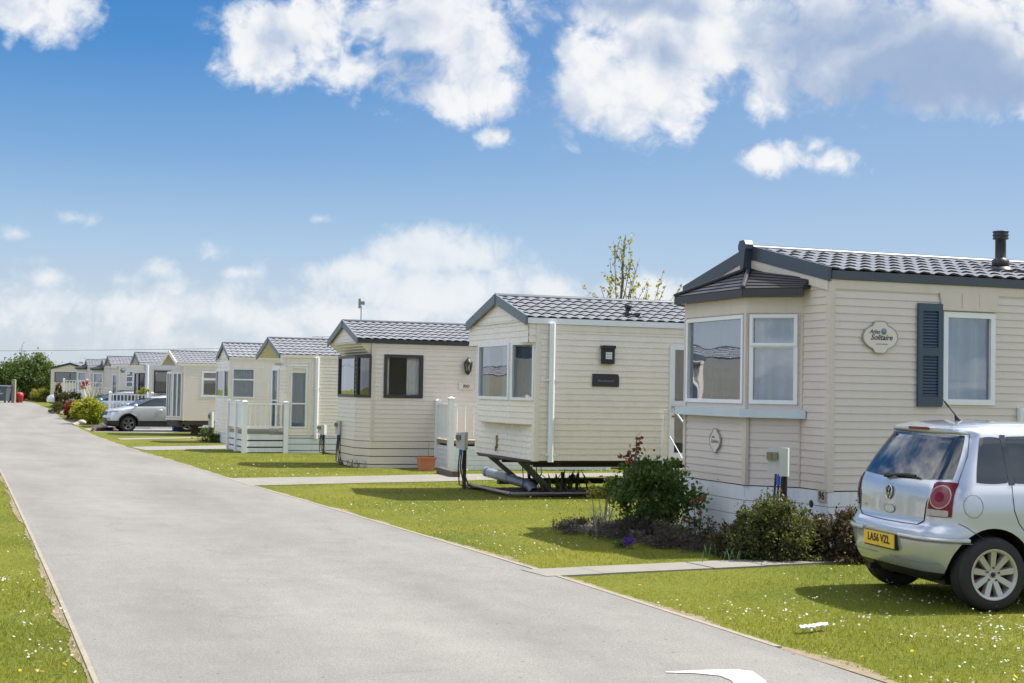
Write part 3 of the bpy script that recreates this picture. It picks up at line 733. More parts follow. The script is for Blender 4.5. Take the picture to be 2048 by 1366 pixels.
M['kerb'] = mat('kerb_concrete', (.27, .24, .185), .9, var=.25, vscale=5, bump=.3, bscale=50)
M['soil'] = mat('dark_soil', (.06, .045, .032), .95, var=.35, vscale=7, bump=.8, bscale=30)
M['dry'] = mat('dry_verge', (.22, .175, .11), .95, var=.35, vscale=9, bump=.7, bscale=40)
M['gravel'] = mat('pale_gravel', (.22, .22, .21), .9, var=.3, vscale=14, bump=.8, bscale=50)
M['paint'] = mat('road_paint', (.52, .52, .50), .8, var=.35, vscale=45)

def strip(name, fa, fb, dz, mt, y0, y1, nx=1):
    ys = [y for y in YS if y0 < y < y1]; ys = [y0] + ys + [y1]; vs = []; fs = []
    for y in ys:
        a, b = float(fa(y)), float(fb(y))
        for i in range(nx+1): vs.append((a+(b-a)*i/nx, y, tz(y)+dz))
    for j in range(len(ys)-1):
        for i in range(nx): q = j*(nx+1)+i; fs.append((q, q+1, q+nx+2, q+nx+1))
    mb = MB(); mb.add(vs, fs); return structure(mb.build(name, mt))
strip('ground', lambda y: -400, lambda y: 400, 0, M['lawn'], -60, 400, 8)
strip('road', XL, XR, .012, M['asphalt'], -60, 114, 4)
def vnoise(x, y, s, seed=0):
    r = np.random.default_rng(seed).random((64, 64)); X = x*s; Y = y*s
    i, j = np.floor(X).astype(int), np.floor(Y).astype(int); fx, fy = X-i, Y-j; fx = fx*fx*(3-2*fx); fy = fy*fy*(3-2*fy)
    a = lambda p, q: r[p % 64, q % 64]
    return (a(i, j)*(1-fx)+a(i+1, j)*fx)*(1-fy)+(a(i, j+1)*(1-fx)+a(i+1, j+1)*fx)*fy
def edge_strip(name, side, off0, off1, h, mt, y0, y1, step=.35, rag=0.0, dz=0.0):
    """band beside the road edge; rag roughens its outer border"""
    X = XR if side > 0 else XL; ys = np.arange(y0, y1, step); vs = []; fs = []
    for i, y in enumerate(ys):
        a = X(y)+side*off0; r = rag*((rng.random()-.5)*.5+float(vnoise(np.array([y]), np.array([side*3.]), 1.7, 9)[0])*1.6-.5); b = X(y)+side*(off1+r); z = tz(y)
        a, b = (a, b) if side > 0 else (b, a)
        if h: vs += [(a, y, z), (a, y, z+h), (b, y, z+h), (b, y, z)]
        else: vs += [(a, y, z+dz), (b, y, z+dz)]
    k = 4 if h else 2
    for i in range(len(ys)-1):
        for j in range(k-1): fs.append((i*k+j, i*k+j+1, (i+1)*k+j+1, (i+1)*k+j))
    if h: n_ = len(vs); fs += [(3, 2, 1, 0), (n_-4, n_-3, n_-2, n_-1)]
    mb = MB(); mb.add(vs, [f[::-1] for f in fs]); return structure(mb.build(name, mt, fix=True))
edge_strip('verge', 1, .03, .10, 0, M['dry'], 5, 100, .05, .10, .0045)
edge_strip('verge', -1, .03, .06, 0, M['dry'], 5, 100, .05, .06, .0045)
edge_strip('kerb', 1, .0, .05, .016, M['kerb'], 9.3, 105)
edge_strip('kerb', -1, .0, .034, .012, M['kerb'], 5, 100)
POLYS = []
def ground_poly(name, pts, mt, dz, th=0.0, grass=False):
    """a paved or dug patch: pts are ground points; cut finely enough to follow the dip"""
    P = [Vector((p[0], p[1], 0)) for p in pts]
    if not grass: POLYS.append([(p.x, p.y) for p in P])
    bm = bmesh.new(); f = bm.faces.new([bm.verts.new(p) for p in P])
    for y in YS:
        if min(p.y for p in P) < y < max(p.y for p in P): bmesh.ops.bisect_plane(bm, geom=bm.verts[:]+bm.edges[:]+bm.faces[:], plane_co=(0, y, 0), plane_no=(0, 1, 0))
    for v in bm.verts: v.co.z = tz(v.co.y)+dz
    if th:
        r = bmesh.ops.extrude_face_region(bm, geom=bm.faces[:])
        for v in [g for g in r['geom'] if isinstance(g, bmesh.types.BMVert)]: v.co.z += th
    bmesh.ops.recalc_face_normals(bm, faces=bm.faces)
    me = bpy.data.meshes.new(name); bm.to_mesh(me); bm.free(); me.materials.append(mt)
    if not th and me.polygons and me.polygons[0].normal.z < 0: me.flip_normals()
    o = bpy.data.objects.new(name, me); COL.objects.link(o); return structure(o)
g = lambda *a: G(*a)
# slab path in front of the flower bed
a, b = G(1066, 1149), G(1740, 1117); dirp = (b-a).normalized(); nrmp = Vector((-dirp.y, dirp.x, 0)); mb = MB(); Lp = (b-a).length+.8; k = int(Lp/.6)
for i in range(k):
    s = a+dirp*(i*.6)+nrmp*(rng.normal()*.012); t = s+dirp*.588; w = .24
    mb.obox(s-nrmp*w+Vector((0, 0, -.02)), t-s, nrmp*2*w, Vector((0, 0, .034+.006*rng.random())))
structure(mb.build('path', M['concrete'], fix=True))
POLYS.append([tuple((a-nrmp*.27)[:2]), tuple((a+dirp*Lp-nrmp*.27)[:2]), tuple((a+dirp*Lp+nrmp*.27)[:2]), tuple((a+nrmp*.27)[:2])])
ground_poly('driveway', [g(452, 957), g(660, 954), g(885, 949), g(1260, 946), g(1260, 952), g(905, 963), g(760, 966), g(508, 972)], M['concrete'], .008)
ground_poly('gravel_drive', [g(258, 894), g(460, 891), g(460, 898), g(292, 901)], M['gravel'], .008)
ground_poly('path', [g(234, 877), g(420, 873.5), g(420, 876), g(242, 880)], M['concrete'], .008)
ground_poly('parking_pad', [g(168, 858), g(215, 846), g(470, 840), g(470, 855), g(330, 866), g(190, 864)], M['gravel'], .006)
BED = [g(1120, 1052), g(1230, 1042), g(1310, 1040), g(1375, 1030), g(1500, 1010), g(1660, 1075), g(1760, 1075), g(1760, 1112), g(1600, 1114), g(1440, 1108), g(1290, 1082)]
ground_poly('flower_bed', BED, M['soil'], .006)
ground_poly('flower_bed', [g(128, 838), g(165, 822), g(215, 822), g(218, 852), g(160, 850)], M['soil'], .009)
# white painted road marking: a tapering curved stroke
c0 = [G(1330, 1349), G(1390, 1346), G(1470, 1344), G(1505, 1348), G(1530, 1366), G(1545, 1395), G(1552, 1440)]
c1_ = [G(1332, 1350.5), G(1390, 1352), G(1440, 1357), G(1462, 1366), G(1476, 1380), G(1484, 1402), G(1488, 1440)]
mb = MB(); n = len(c0); mb.add([p+Vector((0, 0, .017)) for p in c0+c1_], [(i, i+1, n+i+1, n+i) for i in range(n-1)])
structure(mb.build('road_marking', M['paint'], fix=True))

# ------------------------------------------------------------------ grass, daisies, dandelions
def in_poly(x, y, poly):
    c = np.zeros(len(x), bool); n = len(poly)
    for i in range(n):
        x0, y0 = poly[i]; x1, y1 = poly[(i+1) % n]
        if y0 == y1: continue
        k = ((y0 > y) != (y1 > y)) & (x < (x1-x0)*(y-y0)/(y1-y0)+x0); c ^= k
    return c
def lawn_points(n, y0, y1, power=1.6):
    u = rng.random(n); e = 1-power; y = (y0**e+u*(y1**e-y0**e))**(1/e)
    x0, x1 = -.40*y-1.2, .40*y+1.2; x = x0+(x1-x0)*rng.random(n)
    keep = (x > XR(y)+.055+.08*vnoise(x, y, 2.3, 3)) | (x < XL(y)-.015-.045*vnoise(x, y, 2.3, 4))
    for p in POLYS: keep &= ~in_poly(x, y, p)
    return x[keep], y[keep]
def grass(name, n, y0, y1, mt, h0, power=1.3, dens=None):
    x, y = lawn_points(n, y0, y1, power)
    if dens is not None: k = rng.random(len(x)) < dens(x, y); x, y = x[k], y[k]
    n = len(x); z = np.interp(y, YS, _TZ); h = h0*(.5+.9*rng.random(n))*(.6+.8*vnoise(x, y, .9, 1))
    w = np.maximum(.0045, y*.00034)*(.7+.6*rng.random(n)); a = rng.random(n)*2*np.pi
    lean = h*(.25+.6*rng.random(n)); la = rng.random(n)*2*np.pi
    c = np.stack([x, y, z-.005], 1); dx = np.stack([np.cos(a), np.sin(a), 0*a], 1)*w[:, None]*.5
    tip = c+np.stack([np.cos(la)*lean, np.sin(la)*lean, h], 1)
    v = np.stack([c-dx, c+dx, tip], 1).reshape(-1, 3)
    o = fast_mesh(name, v, np.arange(n*3).reshape(n, 3), mt); o['kind'] = 'stuff'; return o
def blade_mat(name, c0, c1, tr):
    m, nt, b = nodes_of(name); N = nt.nodes.new; L = nt.links.new
    ge = N('ShaderNodeNewGeometry'); tc = N('ShaderNodeTexCoord'); nz = N('ShaderNodeTexNoise'); nz.inputs['Scale'].default_value = .5; nz.inputs['Detail'].default_value = 5
    L(tc.outputs['Object'], nz.inputs['Vector'])
    mr = N('ShaderNodeMapRange'); mr.inputs[1].default_value = .35; mr.inputs[2].default_value = .68; L(nz.outputs['Fac'], mr.inputs[0])
    ad = N('ShaderNodeMath'); ad.operation = 'MULTIPLY_ADD'; ad.inputs[1].default_value = .55; L(ge.outputs['Random Per Island'], ad.inputs[0])
    s2 = N('ShaderNodeMath'); s2.operation = 'MULTIPLY'; s2.inputs[1].default_value = .5; L(mr.outputs[0], s2.inputs[0]); L(s2.outputs[0], ad.inputs[2])
    cr = N('ShaderNodeValToRGB'); e = cr.color_ramp.elements; e[0].position = .1; e[0].color = (*c0, 1); e[1].position = .95; e[1].color = (*c1, 1)
    L(ad.outputs[0], cr.inputs[0]); L(cr.outputs[0], b.inputs['Base Color']); b.inputs['Roughness'].default_value = .6; b.inputs['Specular IOR Level'].default_value = .12
    t = N('ShaderNodeBsdfTranslucent'); vm = N('ShaderNodeVectorMath'); vm.operation = 'MULTIPLY'; vm.inputs[1].default_value = tr; L(cr.outputs[0], vm.inputs[0]); L(vm.outputs[0], t.inputs[0])
    mx = N('ShaderNodeMixShader'); mx.inputs[0].default_value = .45; L(b.outputs[0], mx.inputs[1]); L(t.outputs[0], mx.inputs[2]); L(mx.outputs[0], nt.nodes['Material Output'].inputs[0])
    return m
M['blade'] = blade_mat('grass_blade', (.10, .138, .014), (.315, .305, .048), (1.15, 1.2, .6))
M['blade_dry'] = blade_mat('dry_grass_blade', (.36, .30, .14), (.48, .42, .21), (1, 1, .9))
grass('grass', 620000, 6.5, 48, M['blade'], .025, 1.35)
grass('dry_grass', 90000, 6.5, 30, M['blade_dry'], .024, 1.35, lambda x, y: np.clip(1.3-np.minimum(np.abs(x-XR(y)), np.abs(x-XL(y)))*3.2, .10, 1)*.5+.35*np.clip((vnoise(x, y, .7, 31)-.55)*4, 0, 1))
def flowers(name, n, y0, y1, r, zz, mt, dens, petals=6):
    x, y = lawn_points(n, y0, y1, 1.5); k = rng.random(len(x)) < dens(x, y); x, y = x[k], y[k]; n = len(x)
    z = np.interp(y, YS, _TZ)+zz*(.6+.7*rng.random(n)); rr = np.maximum(r, .00045*y)*(.75+.5*rng.random(n))
    a = 2*np.pi*np.arange(petals)/petals; tx, ty = rng.normal(size=n)*.35, rng.normal(size=n)*.35
    vx = x[:, None]+rr[:, None]*np.cos(a); vy = y[:, None]+rr[:, None]*np.sin(a); vz = z[:, None]+rr[:, None]*(np.cos(a)*tx[:, None]+np.sin(a)*ty[:, None])
    v = np.stack([vx, vy, vz], 2).reshape(-1, 3)
    o = fast_mesh(name, v, np.arange(n*petals).reshape(n, petals), mt); o['kind'] = 'stuff'; return o
dz_ = lambda x, y: np.clip((vnoise(x, y, .55, 11)-.45)*3.2+np.clip((11.2-y)*.45, -.25, .5)*(x > 2), .03, 1)*np.clip((vnoise(x, y, 2.2, 12)-.25)*2, .05, 1)
flowers('daisies', 20000, 6.5, 34, .0080, .05, M['petal_white'], dz_)
flowers('dandelions', 2600, 6.5, 30, .012, .05, M['petal_yellow'], lambda x, y: np.clip((vnoise(x, y, .8, 21)-.4)*1.6, .05, .7)*.35, 7)
# ------------------------------------------------------------------ the row of caravans
V3 = Vector
def bay_roof(root, pts, apex, ze, fh=.085, rows=6):
    """lean-to hip over a bay: pts are eave points from far to near"""
    mb = MB(); A = V3(apex); P = [V3((x, y, ze)) for x, y in pts]
    def top(p): return V3((0, p.y, ze+(A.z-ze)*.42)) if (p-P[0]).length < .01 or (p-P[-1]).length < .01 else A
    for a, b in zip(P[:-1], P[1:]):
        nn = (b-a).cross(A-a).normalized(); nn = nn if nn.z > 0 else -nn; ta, tb = top(a), top(b); o = .012
        for i in range(rows):
            s, t = i/rows, (i+1)/rows
            q = [a.lerp(ta, s)+nn*o, b.lerp(tb, s)+nn*o, b.lerp(tb, t)+nn*.002, a.lerp(ta, t)+nn*.002]; mb.quad(*q)
            mb.quad(a.lerp(ta, s), b.lerp(tb, s), b.lerp(tb, s)+nn*o, a.lerp(ta, s)+nn*o)
    for p in (P[0], P[-1]):
        w_ = V3((0, p.y, ze)); mb.add([p, w_, top(p)], [(0, 1, 2)]); mb.add([top(p), A, V3((0, A.y, A.z-.1)), V3((0, p.y, ze))], [(0, 1, 2, 3)])
    r = mb.build('bay_roof', M['roof_dark'], root, fix=False)
    for p in P[1:-1]:
        m2 = MB(); m2.tube([p+V3((0, 0, .02)), A+V3((-.02, 0, .02))], .026, 8); m2.build('hip_cap', M['roof_dark'], r)
    m2 = MB()
    for a, b in zip(P[:-1], P[1:]):
        d = (b-a).normalized(); n = V3((d.y, -d.x, 0)); m2.obox(a-n*.02-V3((0, 0, fh)), b-a, V3((0, 0, fh)), n*.03)
    m2.build('bay_fascia', M['dark_frame'], r, fix=True)
    m3 = MB(); m3.add([tuple(V3((p.x*.99, p.y, ze-fh+.01))) for p in P], [tuple(range(len(P)))]); m3.build('soffit', M['trim_beige'], r)
def prism_ring(mb, outer, inner, z0, z1):
    poly = [V3((x, y, z0)) for x, y in outer] + [V3((x, y, z0)) for x, y in inner[::-1]]
    mb.prism(poly, (0, 0, z1-z0))

# 1 - the beige caravan with the tiled bay
f1 = [(0, 3.3), (0, 2.8), (-.45, 2.4), (-.45, .95), (0, .55), (0, 0)]
c1 = caravan('static_caravan', 'beige static caravan with tiled hip roof over its bay and a blue louvred shutter', (3.33, 14.9), R(20), 3.3, 10.5, .66, 2.95, 3.31, .02,
    'siding_beige', 'trim_beige', 'slate', 'slate', 'white', .0825, f1, [2.7, 2.73, 2.73, 2.73, 2.7],
    {1: [dict(t0=.04, t1=.56, z0=1.55, z1=2.53)], 2: [dict(t0=.05, t1=1.41, z0=1.55, z1=2.53, fw=.042, gl='glass_bright')],
     3: [dict(t0=.035, t1=.565, z0=1.55, z1=2.53, bars=(2.19,), fw=.045, sash=(.04, .56, 2.185, 2.525))]},
    [dict(t0=1.41, t1=2.09, z0=1.58, z1=2.585, fw=.06, label='white framed window beside the blue shutter'), dict(t0=5.5, t1=6.6, z0=1.58, z1=2.585)], 'plank', 'white_skirt', 'plain', gz=2.7, wall_dep=.0095)
bay_roof(c1, [(-.10, 2.96), (-.55, 2.52), (-.55, .87), (-.10, .37)], (-.02, 1.65, 3.09), 2.80)
mb = MB(); prism_ring(mb, [(-.005, 2.93), (-.56, 2.46), (-.56, .89), (-.02, .42)], [(-.005, 2.82), (-.455, 2.42), (-.455, .93), (-.005, .55)], 1.40, 1.49)
mb.build('window_sill', M['sill'], c1, fix=True)
mb = MB(); prism_ring(mb, [(-.002, 2.83), (-.468, 2.415), (-.468, .935), (-.002, .53)], [(-.002, 2.81), (-.452, 2.405), (-.452, .945), (-.002, .55)], 2.545, 2.715)
mb.build('frieze', M['trim_beige'], c1, fix=True)
for lo_, hi_ in (((-.475, .90, .66), (-.435, .985, 1.40)), ((-.475, .925, 1.49), (-.44, .965, 2.55)), ((-.02, .53, .66), (.01, .60, 1.40)), ((-.47, 2.36, .66), (-.43, 2.42, 2.55)), ((-.018, .50, 1.49), (.01, .575, 2.55))):
    mb = MB(); mb.box(lo_, hi_); mb.build('bay_trim', M['trim_beige'], c1)
for s in (0, 1):
    e = V3((-.032, .0 if s == 0 else 3.3, 2.86)); a = V3((-.032, 1.65, 3.215)); mb = MB(); q = [e+V3((0, 0, -.10)), e, a, a+V3((0, 0, -.10))]
    mb.prism(q if s == 0 else q[::-1], (.025, 0, 0)); mb.build('gable_board', M['trim_beige'], c1, fix=True)
mb = MB(); mb.prism([(-.135, 1.65+y, z) for y, z in [(-.035, 3.10), (.035, 3.10), (.065, 3.30), (.09, 3.33), (.09, 3.38), (.055, 3.43), (-.055, 3.43), (-.09, 3.38), (-.09, 3.33), (-.065, 3.30)]], (.10, 0, 0)); mb.build('finial', M['slate'], c1, fix=True)
mb = MB(); mb.lathe([(0.0, 0), (.10, 0), (.10, .10), (.075, .11), (.062, .13), (.062, .34), (.09, .345), (.09, .36), (.085, .365), (.085, .38), (.092, .385), (.092, .40), (.085, .405), (.085, .42), (.092, .425), (.092, .44), (0, .445)], 20, o=(2.9, .9, 3.19))
mb.lathe([(.17, 0), (.13, .07), (.10, .08)], 20, o=(2.9, .9, 3.13)); mb.box((2.55, .55, 3.07), (3.35, 1.22, 3.145)); mb.build('flue', M['black'], c1)
mb = MB(); mb.box((4.1, .7, 3.15), (4.7, 1.3, 3.22)); mb.build('roof_vent', M['black'], c1)
mb = MB()
for i, (a, b) in enumerate([(1.36, 1.64), (1.645, 1.865), (1.87, 2.13)]):
    k = .025; mb.prism([(a+k*(i == 0), -.014, 2.63), (b-k*(i == 2), -.014, 2.63), (b, -.014, 2.79), (a, -.014, 2.79)], (0, -.018-.003*(i == 1), 0))
mb.box((1.385, -.045, 2.60), (2.115, -.012, 2.63)); mb.build('lintel', M['trim_beige'], c1, fix=True)
mb = MB(); x0, x1, z0, z1 = 1.078, 1.387, 1.555, 2.665
mb.box((x0, -.045, z0), (x0+.055, -.013, z1)); mb.box((x1-.055, -.045, z0), (x1, -.013, z1)); mb.box((x0+.055, -.044, z0), (x1-.055, -.013, z0+.11)); mb.box((x0+.055, -.044, z1-.08), (x1-.055, -.013, z1)); mb.box((x0+.055, -.044, 2.10), (x1-.055, -.013, 2.19)); mb.box((x0+.05, -.02, z0+.1), (x1-.05, -.012, z1-.07))
sh = mb.build('shutter', M['shutter'], c1)
for a, b in ((z0+.115, 2.095), (2.195, z1-.085)):
    n = int((b-a)/.032); mb = MB()
    for i in range(n):
        z = a+(b-a)*(i+.5)/n; mb.prism([(x0+.056, -.040, z-.013), (x0+.056, -.037, z-.014), (x0+.056, -.018, z+.010), (x0+.056, -.021, z+.012)], (x1-x0-.112, 0, 0))
    mb.build('louvre', M['shutter'], sh, fix=True)
mb = MB(); mb.box((2.40, -.07, 1.33), (2.75, -.012, 1.56))
for i in range(6): mb.box((2.44, -.078, 1.36+i*.03), (2.71, -.069, 1.375+i*.03))
mb.build('wall_vent', M['white'], c1)
o_, d_, n_ = wall_frame((0, 0), (1, 0)); Ps = lambda t, z, q: o_+d_*t+n_*q+V3((0, 0, z))
wall_sign(c1, 'name_plaque', Ps, .606, 2.285, .43, .34, 'plaque', [('ink', [("Atlas", .062, -.075, .055, .35, .0005), ("Solitaire", .082, .01, -.005, .35, .001)]), ('ink_pink', [("STATIC HOLIDAY", .018, .02, -.075, 0, 0)])], shape='oval')
mb = MB(); mb.lathe([(0, 0), (.034, 0), (.034, .003), (0, .0035)], 20, 'Y', (.645, -.036, 2.345)); mb.build('plaque_rosette', M['ink_blue'], c1, fix=True)
ob, db, nb = wall_frame((-.45, 2.4), (-.45, .95)); Pb = lambda t, z, q: ob+db*t+nb*q+V3((0, 0, z))
wall_sign(c1, 'round_plaque', Pb, .80, 1.12, .25, .27, 'plaque', [('ink_grey', [("Atlas", .04, -.04, .04, .3, 0), ("Solitaire", .055, .0, -.01, .3, .0005)])], shape='oval')
of, df, nf = wall_frame((0, .55), (0, 0)); Pf = lambda t, z, q: of+df*t+nf*q+V3((0, 0, z))
wall_sign(c1, 'number_plate', Pf, .455, .60, .15, .13, 'tan_plate', [('ink', [('96', .115, 0, 0, 0, .002)])], q=.008, depth=.01)
mb = MB(); mb.lathe([(0, -.012), (.035, -.012), (.042, -.008)], 16, 'X', (0, .31, .50)); mb.build('pipe_hole', M['black'], c1, fix=True)

# 2 - the cream caravan standing on its chassis
f2 = [(0, 2.85), (0, 2.6), (-.19, 2.2), (-.19, .64), (0, 0)]
c2 = caravan('static_caravan', 'cream static caravan raised on a bare chassis, white drainpipe at its corner, no skirting', (.391, 22.13), R(20.5), 2.85, 9.0, .60, 2.80, 3.20, .19,
    'siding_cream', 'trim_cream', 'slate_pale', 'white', 'white', .095, f2, [2.45, (1.16, 2.45), (1.16, 2.45), (1.16, 2.45)],
    {2: [dict(t0=.04, t1=1.52, z0=1.53, z1=2.45, fw=.05, curtain='sides', gl='glass_bright')], 3: [dict(t0=.03, t1=.63, z0=1.53, z1=2.45, fw=.045, curtain='full', gl='glass_bright')], 1: [dict(t0=.03, t1=.42, z0=1.53, z1=2.45)]},
    [dict(t0=5.0, t1=6.0, z0=1.6, z1=2.5)], 'none', 'white', 'box', gz=2.44, extra_holes=[(2.31, 3.11, .65, 2.46)])
mb = MB(); lap_wall(mb, (0, 2.6), (0, .0), .60, 1.16, .095, .014); mb.prism([(x, y, 1.15) for x, y in f2[1:]], (0, 0, .012)); mb.build('front_apron', M['siding_cream'], c2)
mb = MB(); mb.box((-.03, -.02, .59), (.02, .10, 2.44)); mb.build('corner_trim', M['trim_cream'], c2)
def downpipe(root, t, z0, z1, w=.07):
    mb = MB(); mb.tube([(t, -.055, z0), (t, -.055, z1)], w/2, 12); mb.box((t-w*.75, -.09, z0+.1), (t+w*.75, -.013, z0+.13)); mb.box((t-w*.75, -.09, z1-.9), (t+w*.75, -.013, z1-.87)); mb.build('downpipe', M['white'], root)
downpipe(c2, .235, .58, 2.74, .095)
P2 = Ps
mb = MB(); mb.box((1.085, -.08, 2.13), (1.295, -.013, 2.41)); mb.box((1.075, -.10, 2.37), (1.305, -.013, 2.42)); lm = mb.build('wall_lamp', M['black'], c2)
mb = MB()
for i in range(3):
    for j in range(3): mb.box((1.138+i*.038, -.084, 2.205+j*.038), (1.170+i*.038, -.079, 2.237+j*.038))
mb.build('lamp_glass', M['white'], lm)
wall_sign(c2, 'name_plaque', Ps, 1.17, 1.87, .46, .20, 'dark_frame', [('ink_grey', [("Brookwood", .055, 0, -.01, .2, 0)])], shape='arch')
mb = MB(); mb.lathe([(0, 0), (.07, 0), (.07, .03), (.045, .035), (.045, .10), (.062, .105), (.062, .15), (.03, .165), (0, .165)], 16, o=(1.75, .42, 2.95)); mb.box((1.62, .24, 2.925), (1.88, .58, 2.955)); mb.build('roof_vent', M['black'], c2)
# door
f_, P_ = window(c2, (0, 0), (9, 0), 2.30, 3.12, .64, 2.47, fw=.085, bars=(1.52,), curtain='full', cmat='curtain_white', gl='glass_bright', proud=.035); f_.name = 'door'
mb = MB(); mb.box((2.335, -.10, 1.45), (2.36, -.035, 1.48)); mb.box((2.335, -.10, 1.45), (2.45, -.085, 1.475)); mb.build('handle', M['chrome'], f_)
mb = MB(); mb.box((2.34, -.043, 1.30), (2.385, -.036, 1.325)); mb.build('latch', M['red_bin'], f_)
for s, x, y in (('near', .12, .83), ('far', .16, 2.43)):
    mb = MB(); mb.bar((x-.05, y, .56), (x+.62, y+.25 if y < 1 else y-.08, .02), .10, .07); mb.bar((x+.02, y, .5), (x+.35, y, .52), .05, .05); mb.build('drawbar_leg', M['steel'], c2)
mb = MB()
for y in (.7, 2.15): mb.box((.25, y-.03, .46), (8.8, y+.03, .565))
for x in (.5, 2.2, 4.0, 6.0, 8.0): mb.box((x-.025, .2, .50), (x+.025, 2.65, .56))
mb.build('chassis', M['rust'], c2)
for x, y in ((.75, .7), (2.6, .7), (5.2, .7), (.75, 2.15), (3.2, 2.15)):
    mb = MB(); mb.tube([(x, y, .05), (x, y, .38)], .022, 8)
    for k in range(4): a = k*1.571+.6; mb.bar((x, y, .22), (x+.13*math.cos(a), y+.13*math.sin(a), .06), .015, .015)
    mb.build('axle_stand', M['rust'], c2)
for y in (.42, 2.45):
    mb = MB(); mb.lathe([(0, -.07), (.27, -.07), (.30, -.04), (.30, .04), (.27, .07), (0, .07)], 24, 'Y', (4.1, y, .31)); mb.build('wheel', M['tyre'], c2, fix=True)
mb = MB(); mb.box((-.018, 1.68, .72), (-.010, 1.76, .93)); b_ = mb.build('hasp', M['brass'], c2)
mb = MB(); mb.tube([(-.03, 1.72+.028*math.cos(a), .71+.04*math.sin(a)) for a in np.linspace(0, 6.28, 14)], .008, 6); mb.build('padlock', M['brass'], b_)
mb = MB(); mb.tube([(2.18, -.05, .35), (2.18, -.08, 1.42), (2.2, -.45, 1.38), (2.24, -1.1, .95), (2.24, -1.12, .0)], .014, 8); mb.tube([(2.2, -.25, 1.0), (2.23, -1.05, .35)], .008, 6); mb.build('handrail', M['white'], c2)
mb = MB()
for i in range(3): mb.box((2.28, -.35-.28*i, 0), (3.15, -.07-.28*i, .48-.16*i))
mb.build('step', M['timber'], c2)
for k in range(5):
    mb = MB(); x = .25+k*.16; mb.tube([(x, 1.2+.2*k, .5), (x+.06, 1.3+.2*k, .25), (x-.03+.1*k, 1.1+.25*k, .03)], .008, 5); mb.build('hose', M['cable'], c2)

# 3 - the sand caravan with dark window frames
f3 = [(0, 2.80), (0, 2.5), (-.25, 2.1), (-.25, .45), (0, 0)]
c3 = caravan('static_caravan', 'sand static caravan with dark framed windows and black lantern, behind the terracotta pot', (-3.09, 31.6), R(20.5), 2.80, 9.0, .60, 2.84, 3.27, .36,
    'siding_sand', 'trim_beige', 'slate_pale', 'dark_frame', 'dark_frame', .10, f3, [2.50]*4,
    {2: [dict(t0=.03, t1=1.62, z0=1.56, z1=2.5, frame='dark_frame', fw=.06, curtain='sides', gl='glass_bright')], 3: [dict(t0=.02, t1=.50, z0=1.56, z1=2.5, frame='dark_frame', fw=.06, curtain='sides', cmat='curtain_white')]},
    [dict(t0=.265, t1=1.172, z0=1.56, z1=2.53, frame='dark_frame', fw=.07, curtain='sides', cmat='curtain_white', gl='glass_dark'), dict(t0=5, t1=6, z0=1.56, z1=2.5, frame='dark_frame')], 'slots', 'siding_sand', 'sloped', gz=2.49)
mb = MB(); mb.lathe([(0, 0), (.03, .02), (.05, .06), (.075, .09), (.06, .10)], 8, o=(2.2, -.13, 2.10)); mb.lathe([(.105, .27), (.10, .30), (.05, .35), (.02, .39), (.012, .42), (0, .43)], 8, o=(2.2, -.13, 2.10)); mb.box((2.17, -.06, 2.14), (2.23, -.012, 2.40)); mb.bar((2.2, -.05, 2.22), (2.2, -.13, 2.19), .02, .02)
for k in range(6): a = k*math.pi/3; mb.bar((2.2+.066*math.cos(a), -.13+.066*math.sin(a), 2.19), (2.2+.10*math.cos(a), -.13+.10*math.sin(a), 2.385), .012, .012)
ln = mb.build('lantern', M['black'], c3)
mb = MB(); mb.lathe([(.058, .10), (.085, .27)], 8, o=(2.2, -.13, 2.10)); mb.build('lamp_glass', M['glass'], ln)
wall_sign(c3, 'name_plaque', Ps, 2.2, 1.86, .36, .18, 'siding_sand', [('ink', [('RIO', .09, 0, -.01, 0, .003), ('_______________', .03, 0, .08, 0, 0), ('_______________', .03, 0, -.055, 0, 0)])])
mb = MB(); mb.tube([(.1, 1.5, 3.3), (.1, 1.5, 3.68)], .012, 6); mb.box((.03, 1.40, 3.62), (.06, 1.50, 3.84)); mb.box((.06, 1.42, 3.70), (.16, 1.48, 3.78)); mb.build('aerial', M['steel'], c3)
dk = empty('veranda', V3((-3.09, 31.6, tz(31.6))), R(20.5), 'white plastic veranda railing along the sand caravan, behind the grey hookup box', 'veranda', 'white verandas')
post(dk, (1.53, -.06), 1.50, .11); post(dk, (1.53, -1.0), 1.56, .12); post(dk, (3.4, -1.0), 1.56, .12); post(dk, (5.3, -1.0), 1.56, .12)
railing(dk, (1.53, -.12), (1.53, -.94), 1.44, .74, 5, solid=True); railing(dk, (1.60, -1.0), (3.34, -1.0), 1.44, .74, 9); railing(dk, (3.46, -1.0), (5.24, -1.0), 1.44, .74, 9)
mb = MB(); mb.box((1.50, -1.0, .58), (5.3, -.02, .66)); mb.build('deck_floor', M['timber'], dk)
for a, b in (((1.53, -.1), (1.53, -.96)), ((1.59, -1.0), (3.34, -1.0)), ((3.46, -1.0), (5.24, -1.0))):
    mb = MB()
    for k in range(5): mb.bar((*a, .06+k*.105), (*b, .06+k*.105), .02, .10)
    mb.build('skirt_panel', M['white_skirt'], dk)

